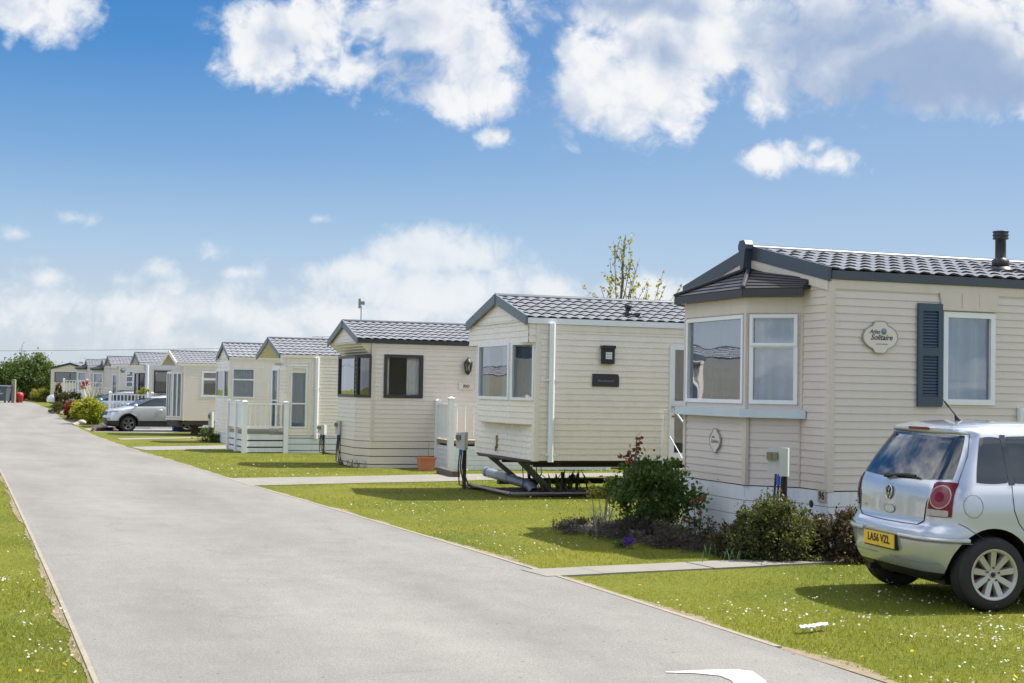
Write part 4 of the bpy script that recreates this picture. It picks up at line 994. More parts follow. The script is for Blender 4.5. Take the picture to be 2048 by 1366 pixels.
# 4 - the caravan with the open gable porch
f4 = [(.7, 3.0), (.7, .8), (-.2, .75), (-.36, .4), (-.2, .1), (0, 0)]
c4 = caravan('static_caravan', 'cream static caravan with open gable porch over white bay doors and tall side window', (-6.41, 40.7), R(22.5), 3.0, 9.0, .51, 2.80, 3.29, .24,
    'siding_cream', 'trim_cream', 'slate_pale', 'trim_cream', 'white', .10, f4, [2.6, 2.6, 2.45, 2.45, 2.45],
    {2: [dict(t0=.02, t1=.37, z0=.66, z1=2.40, fw=.045, bars=(1.5,))], 3: [dict(t0=.02, t1=.32, z0=.66, z1=2.40, fw=.045, bars=(1.5,))]},
    [dict(t0=.10, t1=.58, z0=.72, z1=2.47, fw=.045, bars=(1.42,)), dict(t0=5, t1=6, z0=1.5, z1=2.4)], 'slots', 'white_skirt', 'open', wall_dep=.022)
mb = MB(); mb.prism([(x, y, 2.45) for x, y in f4[1:]], (0, 0, .05)); mb.build('bay_top', M['white'], c4, fix=True)
downpipe(c4, .86, .42, 2.74, .12)
mb = MB(); mb.box((.62, -.022, .5), (.70, -.011, 2.72)); mb.build('panel_trim', M['trim_cream'], c4)
mb = MB(); mb.tube([(1.4, 1.5, 3.25), (1.4, 1.5, 3.42)], .012, 6); mb.bar((1.1, 1.5, 3.40), (1.7, 1.5, 3.42), .015, .015); mb.build('aerial', M['steel'], c4)
dk = empty('veranda', V3((-6.41, 40.7, tz(40.7))), R(22.5), 'white deck with slatted base and frosted end panel in front of the open porch', 'veranda', 'white verandas')
for p in ((-.02, -.03), (-1.2, -.03), (-1.2, 1.0), (-1.2, 2.15)): post(dk, p, 1.44, .13)
railing(dk, (-.09, -.03), (-1.13, -.03), 1.40, .74, 7); railing(dk, (-1.2, .04), (-1.2, .94), 1.40, .74, 5, solid=True); railing(dk, (-1.2, 1.06), (-1.2, 2.09), 1.40, .74, 5, solid=True)
mb = MB(); mb.box((-1.18, -.0, .54), (-.0, 2.1, .62)); mb.build('deck_floor', M['timber'], dk)
for a, b in (((-.09, -.03), (-1.13, -.03)), ((-1.2, .04), (-1.2, .94)), ((-1.2, 1.06), (-1.2, 2.09))):
    mb = MB()
    for z0, z1 in ((.03, .15), (.19, .34), (.38, .53)): mb.bar((*a, (z0+z1)/2), (*b, (z0+z1)/2), .02, z1-z0)
    mb.build('skirt_panel', M['white_skirt'], dk)
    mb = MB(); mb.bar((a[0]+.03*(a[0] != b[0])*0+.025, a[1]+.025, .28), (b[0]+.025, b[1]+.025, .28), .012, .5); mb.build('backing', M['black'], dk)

# 5
f5 = [(0, 2.75), (-.12, 2.25), (-.12, .5), (0, 0)]
c5 = caravan('static_caravan', 'cream static caravan with narrow boarded gable and white two light side window', (-9.79, 49.5), R(20.5), 2.75, 9.0, .36, 2.99, 3.49, .06,
    'siding_cream', 'trim_cream', 'slate_pale', 'trim_cream', 'white', .11, f5, [2.58]*3,
    {1: [dict(t0=.05, t1=1.7, z0=1.6, z1=2.56, frame='white', curtain=None)], 2: [dict(t0=.03, t1=.48, z0=1.6, z1=2.56, curtain=None)]},
    [dict(t0=.07, t1=.87, z0=1.58, z1=2.63, bars=(2.23,), fw=.055), dict(t0=4.5, t1=5.5, z0=1.5, z1=2.5)], 'plank', 'white_skirt', 'plain', gz=2.56, wall_dep=.02)
mb = MB(); mb.tube([(2.0, 1.37, 3.4), (2.0, 1.37, 3.66)], .012, 6); mb.bar((1.7, 1.37, 3.62), (2.5, 1.37, 3.64), .015, .015); mb.build('aerial', M['steel'], c5)
# 6
f6 = [(.6, 3.2), (.6, 1.2), (0, 1.1), (-.5, .85), (-.4, .35), (0, .15), (0, 0)]
c6 = caravan('static_caravan', 'sand static caravan with cream bargeboards and white bay doors, raised beside the silver SUV', (-13.35, 58), R(25), 3.2, 8.0, .64, 2.94, 3.45, .30,
    'siding_sand', 'trim_cream', 'trim_cream', 'trim_cream', 'white', .11, f6, [2.6, 2.6, 2.6, 2.62, 2.62, 2.62],
    {3: [dict(t0=.02, t1=.49, z0=.75, z1=2.58, fw=.05, vbars=(.25,))], 4: [dict(t0=.02, t1=.42, z0=.75, z1=2.58, fw=.05, vbars=(.22,))], 2: [dict(t0=.03, t1=.53, z0=.75, z1=2.58, fw=.05)]},
    [dict(t0=.72, t1=1.40, z0=1.60, z1=2.68, fw=.09, bars=(2.33,), curtain='blind')], 'none', 'white', 'open', wall_dep=.022)
mb = MB(); mb.box((.1, -.005, .45), (8, .03, .64)); mb.box((.0, .4, .35), (.06, 3.1, .62))
for x in (.5, 2, 4, 6): mb.box((x, .5, 0), (x+.25, .75, .6))
mb.build('support', M['rust'], c6)
mb = MB(); mb.box((3.2, 1.5, 3.4), (3.4, 1.7, 3.7)); mb.build('flue', M['steel'], c6)
# 7, 8
f7 = [(.5, 3.0), (.5, 1.4), (-.35, 1.3), (-.35, .3), (0, 0)]
c7 = caravan('static_caravan', 'pale grey static caravan with dark framed windows, behind the nearer picket railing', (-17.2, 67), R(22), 3.0, 8.0, .60, 3.06, 3.54, .35,
    'siding_grey', 'white', 'slate', 'white', 'dark_frame', .12, f7, [2.7, 2.7, 2.7, 2.7],
    {2: [dict(t0=.05, t1=.95, z0=.8, z1=2.6, frame='dark_frame', curtain=None)], 3: [dict(t0=.05, t1=.40, z0=.8, z1=2.6, frame='dark_frame', curtain=None)]}, [dict(t0=.36, t1=1.15, z0=1.66, z1=2.74, frame='dark_frame', fw=.07, curtain='blind')], 'plank', 'white_skirt', 'open', wall_dep=.022)
downpipe(c7, .06, .2, 2.95, .10)
f8 = [(.6, 3.0), (.6, 1.2), (-.1, 1.1), (-.3, .5), (0, .1), (0, 0)]
c8 = caravan('static_caravan', 'pale cream static caravan with a round wall vent and white lattice window', (-21.25, 77), R(22), 3.0, 8.0, .55, 3.0, 3.45, .45,
    'siding_pale', 'trim_cream', 'slate', 'trim_cream', 'white', .12, f8, [2.7]*5, {3: [dict(t0=.05, t1=.45, z0=.8, z1=2.5, curtain='full')]},
    [dict(t0=.36, t1=.78, z0=1.80, z1=2.72, fw=.06, bars=(2.1, 2.4))], 'plank', 'white_skirt', 'open', wall_dep=.022)
mb = MB(); mb.lathe([(0, -.03), (.12, -.03), (.12, 0)], 16, 'Y', (.2, -.0, 2.72)); mb.build('wall_vent', M['steel'], c8, fix=True)
f9 = [(0, 3.1), (0, 2.8), (-.6, 2.2), (-.6, .95), (0, .35), (0, 0)]
def bay_van(C, label, th=R(20)):
    c = caravan('static_caravan', label, C, th, 3.1, 8.0, .62, 2.92, 3.33, .03, 'siding_grey', 'trim_beige', 'slate', 'white', 'white', .12, f9, [2.66, 2.68, 2.68, 2.68, 2.66],
        {1: [dict(t0=.05, t1=.8, z0=1.2, z1=2.5, bars=(1.9,))], 2: [dict(t0=.05, t1=1.2, z0=1.2, z1=2.5, bars=(1.9,))], 3: [dict(t0=.05, t1=.8, z0=1.2, z1=2.5, bars=(1.9,), fw=.06)]}, [dict(t0=1.2, t1=2.1, z0=1.5, z1=2.5)], 'plank', 'white_skirt', 'plain', gz=2.66)
    bay_roof(c, [(-.1, 2.93), (-.7, 2.3), (-.7, .85), (-.1, .17)], (-.02, 1.55, 3.02), 2.76); return c
c9 = bay_van((-24.9, 87), 'pale bay fronted static caravan just behind the white railing with red flowers')
c10 = bay_van((-28.9, 97), 'farthest bay fronted static caravan, beside the gabled one that faces the camera')
c11 = caravan('static_caravan', 'cream static caravan facing the camera, with black edged gable and wide grey curtained windows', (-33.3, 112), R(90), 2.95, 8.0, .5, 2.72, 3.10, .06,
    'siding_pale', 'white', 'dark_frame', 'dark_frame', 'dark_frame', .13, [(0, 2.95), (0, 0)], [2.68], {0: [dict(t0=.3, t1=2.7, z0=1.62, z1=2.42, frame='dark_frame', fw=.04, vbars=(1.5,), cmat='curtain_dark')]}, [], 'plank', 'white_skirt', 'plain', gz=2.66)
# caravans across the road: out of the frame, mirrored in the windows
for src, (x, y), lab in ((c2, (-11.3, 18.5), 'cream static caravan across the road with a boarded gable, mirrored in the bay window'), (c6, (-13.3, 27.6), 'sand static caravan across the road with white bay doors, mirrored in the nearest bay'), (c1, (-19.0, 38), 'beige static caravan across the road with a tiled bay, seen only as a reflection'), (c3, (-22.0, 47.5), 'sand static caravan farther across the road, seen only as a reflection'), (c2, (-26.0, 58), 'cream static caravan farthest across the road, seen only as a reflection'), (c2, (-8.5, 9.5), 'cream static caravan nearest the camera across the road, seen only as a reflection')):
    c = copy_tree(src); c.location = (x, y, tz(y)); c.rotation_euler = (0, 0, R(168 if src is c6 else 200)); c['label'] = lab
# ------------------------------------------------------------------ cars
TH = [ # z, rear x, front x, half width, rear corner, front corner
 (0.2, -0.42, 2.98, 0.72, 0.3, 0.3), (0.26, -0.505, 3.12, 0.775, 0.32, 0.34), (0.33, -0.555, 3.2, 0.8, 0.34, 0.4), (0.42, -0.58, 3.23, 0.815, 0.35, 0.44), (0.52, -0.593, 3.235, 0.825, 0.35, 0.46), (0.585, -0.593, 3.22, 0.826, 0.35, 0.46), (0.625, -0.565, 3.21, 0.825, 0.33, 0.46), (0.655, -0.537, 3.19, 0.824, 0.3, 0.46), (0.72, -0.528, 3.13, 0.823, 0.29, 0.46), (0.8, -0.523, 3.0, 0.82, 0.28, 0.46), (0.86, -0.517, 2.72, 0.812, 0.27, 0.44), (0.92, -0.505, 2.3, 0.8, 0.26, 0.42), (0.97, -0.487, 2.02, 0.785, 0.25, 0.4), (1.03, -0.455, 1.88, 0.762, 0.23, 0.38), (1.12, -0.4, 1.68, 0.728, 0.2, 0.36), (1.22, -0.333, 1.45, 0.69, 0.18, 0.34), (1.31, -0.27, 1.24, 0.655, 0.16, 0.33), (1.355, -0.243, 1.13, 0.635, 0.15, 0.33), (1.375, -0.262, 1.07, 0.625, 0.15, 0.33), (1.4, -0.262, 0.99, 0.6, 0.16, 0.33), (1.425, -0.2, 0.9, 0.56, 0.18, 0.33), (1.445, -0.08, 0.76, 0.5, 0.2, 0.32), (1.458, 0.06, 0.58, 0.4, 0.2, 0.25), (1.464, 0.18, 0.45, 0.26, 0.15, 0.15)]
ZS = sorted(set([.20, .23, .26, .285, .33, .38, .42, .47, .52, .555, .585, .605, .625, .64, .655, .69, .72, .76, .80, .83, .86, .89, .92, .945, .97, 1.0, 1.03, 1.075, 1.12, 1.17, 1.22, 1.265, 1.31, 1.335, 1.355, 1.367, 1.377, 1.39, 1.40, 1.413, 1.425, 1.436, 1.445, 1.452, 1.458, 1.462, 1.464]))
def hatchback(name, label, loc, rot, paint, full=True, cat='car'):
    root = empty(name, loc, rot, label, cat); s = Car(TH, .06)
    s.body(ZS, ((-.065, .30), (2.40, .30)), .345, [paint, M['black']], root, .285)
    RG = lambda l, z: s.ring(l, z); SR = lambda x, z: s.side(x, z, -1); SL = lambda x, z: s.side(x, z, 1)
    FR = lambda y, z: s.front(y, z)
    s.patch('rear_window', lambda l, z: RG(l, z-.022*(1-(l/.75)**2)*max(0, (1.36-z)/.36)), [(-.755, 1.01), (.755, 1.01), (.60, 1.355), (-.60, 1.355)], M['car_glass'], root, c=.12, n=24, off=.004)
    s.patch('windscreen', FR, [(-.62, 1.0), (.62, 1.0), (.50, 1.37), (-.50, 1.37)], M['car_glass'], root, c=.12, n=14)
    for sg, F_ in ((-1, SR), (1, SL)):
        s.patch('quarter_window', F_, [(-.20, .985), (.085, .985), (.085, 1.345), (-.09, 1.345)], M['car_glass'], root, c=.22, n=10)
        s.patch('side_window', F_, [(.13, .985), (.86, .975), (.80, 1.36), (.13, 1.352)], M['car_glass'], root, c=.10)
        s.patch('side_window', F_, [(.92, .975), (1.80, .965), (1.18, 1.345), (.86, 1.36)], M['car_glass'], root, c=.10)
        s.patch('window_pillar', F_, [(.085, .975), (.132, .975), (.132, 1.36), (.085, 1.36)], M['car_glass'], root, c=.0, n=4, off=.006)
        Q = lambda x, z: s.side(x, z, sg)+V3((0, sg*.001, 0))
        seam(s, [Q(.108, .97), Q(.105, .86), Q(.11, .78), Q(.15, .68), Q(.24, .57), Q(.33, .46), Q(.36, .33)], M['ink'], root)
        seam(s, [Q(.89, .97), Q(.87, .60), Q(.88, .33)], M['ink'], root); seam(s, [Q(1.80, .95), Q(1.86, .6), Q(1.80, .33)], M['ink'], root)
        for x in (.24, 1.02):
            mb = MB(); mb.tube([Q(x, .80)+V3((0, sg*.006, 0)), Q(x+.05, .802)+V3((0, sg*.034, 0)), Q(x+.17, .805)+V3((0, sg*.034, 0)), Q(x+.21, .806)+V3((0, sg*.006, 0))], .014, 8); mb.build('door_handle', paint, root)
        mb = MB(); mb.prism([(1.66, sg*.84, .98), (1.82, sg*.82, .98), (1.80, sg*.82, 1.10), (1.68, sg*.84, 1.11)], (0, sg*.16, .0)); mb.build('wing_mirror', paint, root, fix=True)
        k = 1 if sg < 0 else -1
        tl = s.patch('tail_light', lambda l, z: RG(l*k, z), [(.575, .72), (.80, .72), (.80, .99), (.615, .99)], M['red_lens'], root, c=.14, n=14, off=.007)
        def disc(nm, cx, cz, r, m, off, sq=1.0): return s.patch(nm, lambda a, b: RG((cx+a*sq)*k, cz+b), [(-r, -r), (r, -r), (r, r), (-r, r)], m, tl, c=1.0, n=14, off=off)
        disc('lamp_ring', .690, .875, .090, M['clear_lens'], .009); disc('lamp_lens', .690, .875, .081, M['pink_lens'], .0105); disc('lamp_lens', .690, .875, .038, M['red_lens'], .0125)
        s.patch('reversing_lens', lambda l, z: RG(l*k, z), [(.583, .727), (.77, .727), (.77, .775), (.583, .778)], M['clear_lens'], tl, c=.06, n=10, off=.0095)
        s.patch('head_light', lambda y, z: FR(y*sg, z), [(.38, .66), (.72, .68), (.66, .82), (.38, .78)], M['clear_lens'], root, c=.3)
    if not full: 
        for x in (-.065, 2.40):
            for sg in (-1, 1): wheel(root, x, sg*.735, .29, .195, .19, 7, M['alloy'], sg)
        return root
    # tailgate outline, bumper strip, fuel flap
    T = lambda l, z: s.ring(l, z)+(s.ring(l, z)-V3((.6, 0, z))).normalized()*.0012
    seam(s, [T(.72, .985), T(.605, .975), T(.56, .82), T(.545, .68), T(.47, .645), T(.25, .640), T(0, .638), T(-.25, .640), T(-.47, .645), T(-.545, .68), T(-.56, .82), T(-.605, .975), T(-.72, .985)], M['ink'], root, .004)
    for k in (-1, 1):
        seam(s, [T(k*.63, 1.37), T(k*.72, 1.2), T(k*.785, 1.0), T(k*.80, .96)], M['ink'], root, .003)
        seam(s, [T(k*.85, .68), T(k*.92, .65), T(k*1.03, .60), T(k*1.12, .55)], M['ink'], root, .003)
        st = [T(k*l, .548)+(T(k*l, .548)-V3((.3, 0, .548))).normalized()*.008 for l in np.linspace(.30, .98, 14)]
        mb = MB(); mb.tube(st, .017, 8); mb.build('bumper_strip', M['silver'], root)
        seam(s, [T(k*l, .525) for l in np.linspace(.29, 1.0, 14)], M['ink_grey'], root, .003)
        seam(s, [T(k*l, .365) for l in np.linspace(.10, .72, 12)], M['ink_grey'], root, .003)
    seam(s, [s.side(-.235+.078*math.cos(a), .815+.088*math.sin(a), -1)+V3((0, -.0008, 0)) for a in np.linspace(0, 2*math.pi, 33)], M['ink_grey'], root, .0028, 'fuel_flap')
    # number plate
    x0 = s.ring(0, .46).x; px_ = x0-.024; mb = MB(); mb.box((px_-.004, -.26, .428), (px_+.004, .26, .539)); pl = mb.build('number_plate', M['plate_yellow'], root)
    mb = MB(); mb.box((px_+.0045, -.268, .415), (px_+.045, .268, .543)); mb.build('plate_backing', M['black'], pl)
    lettering('lettering', [('LA56 VZL', .088, 0, .004, 0, .0022, 1.05), ('----------', .01, 0, -.047, 0, 0)], M['ink'], pl, (px_-.0045, 0, .4835), (0, -1, 0))
    monogram(root, s.ring(0, .868)+V3((-.012, 0, 0)), (0, -1, 0), (.06, 0, 1), .056, M['chrome'], M['ink'])
    lettering('lettering', [('POLO', .032, 0, 0, 0, .001)], M['chrome'], root, s.ring(-.44, .735)+V3((-.006, 0, 0)), (.05, -1, 0))
    mb = MB(); c_ = s.ring(.02, .735); mb.prism([c_+V3((-.002, -.085*math.cos(a), .030*math.sin(a))) for a in np.linspace(0, 2*math.pi, 22)[:-1]], (-.004, 0, 0)); h_ = mb.build('tailgate_handle', M['silver'], root, fix=True)
    seam(s, [c_+V3((-.007, -.088*math.cos(a), .034*math.sin(a))) for a in np.linspace(0, 2*math.pi, 23)], M['ink_grey'], h_, .0022, 'handle_gap')
    s.patch('brake_light', RG, [(-.17, 1.382), (.17, 1.382), (.17, 1.402), (-.17, 1.402)], M['red_lens'], root, c=.0, n=8, off=.006)
    W0 = lambda l, z, o=.03: s.ring(l, z)+V3((-o*.85, 0, o*.5))
    mb = MB(); mb.tube([W0(-.06, .985), W0(.06, 1.0), W0(.22, 1.01), W0(.36, 1.005)], .011, 6); mb.tube([W0(-.12, 1.005, .02), W0(.38, 1.0, .012)], .007, 6); mb.lathe([(0, 0), (.035, 0), (.03, .03), (0, .035)], 12, o=W0(-.10, .98, .005)); mb.build('wiper', M['black'], root)
    mb = MB(); b_ = V3((.10, 0, 1.455)); mb.tube([b_, b_+V3((-.03, 0, .05))], .035, 10, r2=.01); mb.tube([b_+V3((-.03, 0, .05)), b_+V3((-.175, 0, .21))], .006, 6, r2=.0035); mb.tube([b_+V3((-.09, 0, .115)), b_+V3((-.13, 0, .16))], .009, 6); mb.build('aerial', M['black'], root)
    for x in (-.065, 2.40):
        for sg in (-1, 1): wheel(root, x, sg*.735, .29, .192, .19, 9, M['alloy'], sg, M['drum'])
    mb = MB(); mb.box((-.3, -.5, .17), (2.8, .5, .24)); mb.tube([(-.52, .35, .22), (-.1, .35, .22)], .025, 10); mb.bar((0, -.65, .30), (0, .65, .30), .09, .08); mb.build('underbody', M['black'], root)
    # the door nearest the camera shows a headrest and seat through the rear glass
    return root
polo = hatchback('parked_car', 'silver five door hatchback parked on the grass, its tailgate and yellow plate to the camera', V3((3.635, 11.84, 0)), R(12.5), M['silver'])

TS = [(.22, -.70, 3.30, .80, .25, .35), (.30, -.82, 3.42, .85, .28, .45), (.42, -.86, 3.48, .875, .28, .5), (.56, -.87, 3.49, .885, .28, .52), (.70, -.85, 3.46, .885, .26, .52), (.82, -.82, 3.42, .88, .24, .52), (.92, -.80, 3.36, .872, .22, .5), (.98, -.78, 3.15, .862, .2, .48), (1.04, -.76, 2.80, .85, .2, .46), (1.09, -.74, 2.62, .83, .2, .44), (1.16, -.70, 2.47, .80, .19, .42), (1.30, -.60, 2.14, .74, .18, .40), (1.42, -.50, 1.84, .69, .17, .38), (1.50, -.47, 1.58, .655, .17, .36), (1.54, -.45, 1.38, .63, .18, .36), (1.58, -.36, 1.15, .58, .2, .36), (1.605, -.2, .85, .5, .22, .3), (1.62, .0, .55, .34, .2, .2)]
ZT = sorted(set([.22, .26, .30, .36, .42, .48, .56, .63, .70, .76, .82, .87, .92, .95, .98, 1.01, 1.04, 1.065, 1.09, 1.12, 1.16, 1.22, 1.30, 1.36, 1.42, 1.46, 1.50, 1.52, 1.54, 1.56, 1.58, 1.593, 1.605, 1.613, 1.62]))
def suv(label, px, Y, rot, paint):
    """px, Y: column and depth of its front wheel"""
    p = PX(px, Y); o = V3((2.56, 0, 0)); o.rotate(Matrix.Rotation(rot, 3, 'Z')); loc = p-o; loc.z = tz(Y); root = empty('parked_car', loc, rot, label, 'car'); s = Car(TS, .05, .20)
    s.body(ZT, ((0, .35), (2.56, .35)), .415, [paint, M['black']], root, .49)
    for sg in (-1, 1):
        F_ = lambda x, z: s.side(x, z, sg)
        s.patch('side_window', F_, [(1.02, 1.12), (2.48, 1.10), (1.80, 1.47), (1.0, 1.50)], M['car_glass'], root, c=.12)
        s.patch('side_window', F_, [(.10, 1.13), (.94, 1.12), (.94, 1.50), (.05, 1.50)], M['car_glass'], root, c=.10)
        s.patch('window_pillar', F_, [(.93, 1.11), (1.03, 1.11), (1.01, 1.50), (.93, 1.50)], M['black'], root, c=0, n=4, off=.006); s.patch('window_pillar', F_, [(.02, 1.13), (.11, 1.13), (.06, 1.50), (-.01, 1.50)], M['black'], root, c=0, n=4, off=.006)
        s.patch('quarter_window', F_, [(-.42, 1.16), (.03, 1.14), (-.0, 1.49), (-.25, 1.46)], M['car_glass'], root, c=.2)
        Q = lambda x, z: s.side(x, z, sg)+V3((0, sg*.002, 0))
        for x in (.0, .97, 2.14): seam(s, [Q(x, 1.10), Q(x-.03, .8), Q(x, .46)], M['ink'], root, .004)
        for x in (.15, 1.1):
            mb = MB(); mb.tube([Q(x, .96), Q(x+.04, .962)+V3((0, sg*.035, 0)), Q(x+.18, .966)+V3((0, sg*.035, 0)), Q(x+.22, .968)], .018, 8); mb.build('door_handle', paint, root)
        mb = MB(); mb.lathe([(0, -.11), (.06, -.09), (.085, 0), (.075, .08), (0, .10)], 12, 'Y', (2.28, sg*.98, 1.14)); mb.bar((2.31, sg*.82, 1.10), (2.29, sg*.92, 1.11), .05, .04); mb.build('wing_mirror', paint, root, fix=True)
        s.patch('head_light', lambda y, z: s.front(y*sg, z), [(.46, .80), (.86, .86), (.80, 1.0), (.46, .90)], M['clear_lens'], root, c=.3)
        s.patch('fog_lamp', lambda y, z: s.front(y*sg, z), [(.56, .50), (.72, .50), (.72, .60), (.56, .60)], M['clear_lens'], root, c=.8, off=.02)
        mb = MB(); mb.tube([(-.30, sg*.585, 1.585), (-.2, sg*.57, 1.64), (1.0, sg*.56, 1.655), (1.3, sg*.57, 1.59)], .018, 8); mb.build('roof_rail', M['black'], root)
        ar = [V3((x+.435*math.cos(a), sg*(s.side_y(x+.435*math.cos(a), .42)+.004), .35+.435*math.sin(a))) for x in (2.56,) for a in np.linspace(-.2, math.pi+.2, 18)]
        mb = MB(); mb.tube(ar, .035, 6); mb.build('arch_trim', M['black'], root)
        ar = [V3((.435*math.cos(a), sg*(s.side_y(.435*math.cos(a), .42)+.004), .35+.435*math.sin(a))) for a in np.linspace(-.2, math.pi+.2, 18)]
        mb = MB(); mb.tube(ar, .035, 6); mb.build('arch_trim', M['black'], root)
        for x in (0, 2.56): wheel(root, x, sg*.785, .345, .235, .21, 5, M['alloy_dark'], sg)
    s.patch('windscreen', lambda y, z: s.front(y, z), [(-.68, 1.12), (.68, 1.12), (.54, 1.49), (-.54, 1.49)], M['car_glass'], root, c=.12)
    s.patch('rear_window', lambda l, z: s.ring(l, z), [(-.66, 1.14), (.66, 1.14), (.54, 1.47), (-.54, 1.47)], M['car_glass'], root, c=.12)
    s.patch('grille', lambda y, z: s.front(y, z), [(-.40, .70), (.40, .70), (.48, .86), (-.48, .86)], M['black'], root, c=.3)
    s.patch('lower_grille', lambda y, z: s.front(y, z), [(-.5, .34), (.5, .34), (.55, .60), (-.55, .60)], M['black'], root, c=.3)
    return root
suv('silver SUV with black arches parked nose to the road beside the raised sand caravan', 252, 63, R(25+180), M['silver_car'])
suv('pale blue SUV parked behind the white picket railing, only its roof and windscreen showing', 188, 75.5, R(22+180), M['blue_car'])
p = PX(119, 101); v = V3((2.40, 0, 0)); v.rotate(Matrix.Rotation(R(205), 3, 'Z'))
hatchback('parked_car', 'small white car half hidden behind the clipped brown green bush at the far end', V3((p.x-v.x, p.y-v.y, tz(101))), R(205), M['white_car'], False)

# ------------------------------------------------------------------ hookups, pots, bins and other small things
hookup(1560, 14.72, .81, 1.10, .215, 'pale grey electric hookup box on a post among bushes, before the tiled bay', .42)
hookup(926, 24.4, .60, .905, .16, 'grey electric hookup box with trailing black cables, beside the raised cream caravan', .35)
hookup(681, 33.2, .52, .85, .16, 'grey electric hookup box at the front corner of the sand caravan', .7)
hookup(646, 40.2, .28, .56, .22, 'olive fronted electric hookup box by the white drainpipe', .35)
hookup(424, 52.5, .05, .62, .15, 'narrow pale hookup box standing among the garden pots', .35)
p = G(852, 942); pot = empty('flower_pot', p, .3, 'square terracotta flower pot standing on the grass edge', 'flower pot')
def frustum(mb, w0, w1, z0, z1, d0=None, d1=None):
    d0 = d0 or w0; d1 = d1 or w1
    mb.add([(-w0,-d0,z0),(w0,-d0,z0),(w0,d0,z0),(-w0,d0,z0),(-w1,-d1,z1),(w1,-d1,z1),(w1,d1,z1),(-w1,d1,z1)], [(0,3,2,1),(0,1,5,4),(1,2,6,5),(2,3,7,6),(3,0,4,7)])
mb = MB(); frustum(mb, .14, .165, 0, .25); mb.build('pot', M['terracotta'], pot)
mb = MB(); frustum(mb, .18, .185, .25, .30); mb.quad((-.17, -.17, .28), (.17, -.17, .28), (.17, .17, .28), (-.17, .17, .28)); mb.build('rim', M['terracotta'], pot)
mb = MB(); mb.box((-.16, -.16, .24), (.16, .16, .283)); mb.build('soil', M['soil'], pot)
mb = MB(); mb.tube([(.05, 0, .28), (.045, .0, .45), (.06, .01, .62)], .005, 5); mb.build('stem', M['twig'], pot)
p = G(879, 935); bk = empty('watering_can', p, .5, 'small black watering can on the ground between pot and veranda post', 'watering can')
mb = MB(); mb.lathe([(0, 0), (.09, 0), (.085, .2), (.06, .22), (0, .22)], 14); mb.build('body', M['black'], bk, fix=True)
mb = MB(); mb.tube([(-.08, 0, .06), (-.2, 0, .24)], .02, 8, r2=.012); mb.tube([(-.18, 0, .215), (-.21, 0, .25)], .03, 8); mb.build('spout', M['black'], bk)
mb = MB(); mb.tube([(.06, 0, .21), (.1, 0, .3), (0, 0, .31), (-.05, 0, .21)], .01, 6); mb.build('handle', M['black'], bk)
def sleeper(a, b, label, w=.12, h=.12, m='timber_dark'):
    d = b-a; mid = (a+b)/2; mb = MB(); L = d.length/2; k = .012
    pr = [(-w/2, 0), (w/2, 0), (w/2, h-k), (w/2-k, h), (-w/2+k, h), (-w/2, h-k)]
    mb.prism([(-L, y, z) for y, z in pr], (2*L, 0, 0)); o = mb.build('timber_edging', M[m], None, mid, math.atan2(d.y, d.x), fix=True)
    return tag(o, label, 'timber edging', 'timber edging boards')
sleeper(G(880, 947), G(912, 955), 'short dark timber sleeper at the end of the pale drive', .16, .13)
E2 = lambda x, y, z=0: V3((.391+x*math.cos(R(20.5))-y*math.sin(R(20.5)), 22.13+x*math.sin(R(20.5))+y*math.cos(R(20.5)), z))
ground_poly('caravan_pad', [E2(-.15, .5), E2(9, .5), E2(9, 2.7), E2(-.15, 2.7)], M['soil'], .004, .010)
sleeper(E2(-.2, .45), E2(4.5, .45), 'long pale timber board along the near edge of the pad under the raised caravan', .07, .028, 'timber')
sleeper(E2(-.2, .5), E2(-.2, 2.6), 'pale timber board across the road end of the pad under the raised caravan', .07, .028, 'timber')
sleeper(E2(.4, 2.75), E2(6, 2.75), 'dark timber beam lying behind the pad under the raised caravan', .12, .10)
p0, p1 = V3((-.40, 25.6, .16)), V3((.30, 23.45, .10)); mb = MB(); d = (p1-p0)
mb.tube([p0, p0+d*.5, p1, p1+V3((.07, -.16, -.04)), p1+V3((.10, -.22, -.10))], .082, 16, cap=False); mb.tube([p0-d*.01, p0+d*.04], .095, 16, cap=False); mb.tube([p0+d*.52, p0+d*.60], .09, 16, cap=False)
mb.add([p0+d*.005+V3((.08*math.cos(a), 0, .08*math.sin(a))) for a in np.linspace(0, 6.2, 14)], [tuple(range(14))])
tag(mb.build('drain_pipe', M['pipe']), 'thick grey plastic pipe lying on the ground in front of the raised cream caravan', 'drain pipe')
# crumpled white plastic strip on the lawn
a, b = G(1598, 1268), G(1656, 1262); mb = MB(); vs = []; fs = []; n = 16
for i in range(n+1):
    q = a.lerp(b, i/n); w = .022+.008*math.sin(i*1.9); k = .012*math.sin(i*2.3)+(.02 if i > 9 else 0)
    for j in range(5): t = (j-2)/2; vs.append(q+V3((-.05*0, t*w*1.2, .035+.018*(1-t*t)+.006*math.sin(i*1.3+j*2)))+V3((0, k, 0)))
for i in range(n):
    for j in range(4): fs.append((i*5+j, i*5+j+1, i*5+j+6, i*5+j+5))
mb.add(vs, fs, 0, True); o = mb.build('litter', M['litter']); sd = o.modifiers.new('s', 'SOLIDIFY'); sd.thickness = .006
tag(o, 'crumpled strip of white plastic litter lying on the lawn near the road', 'litter')
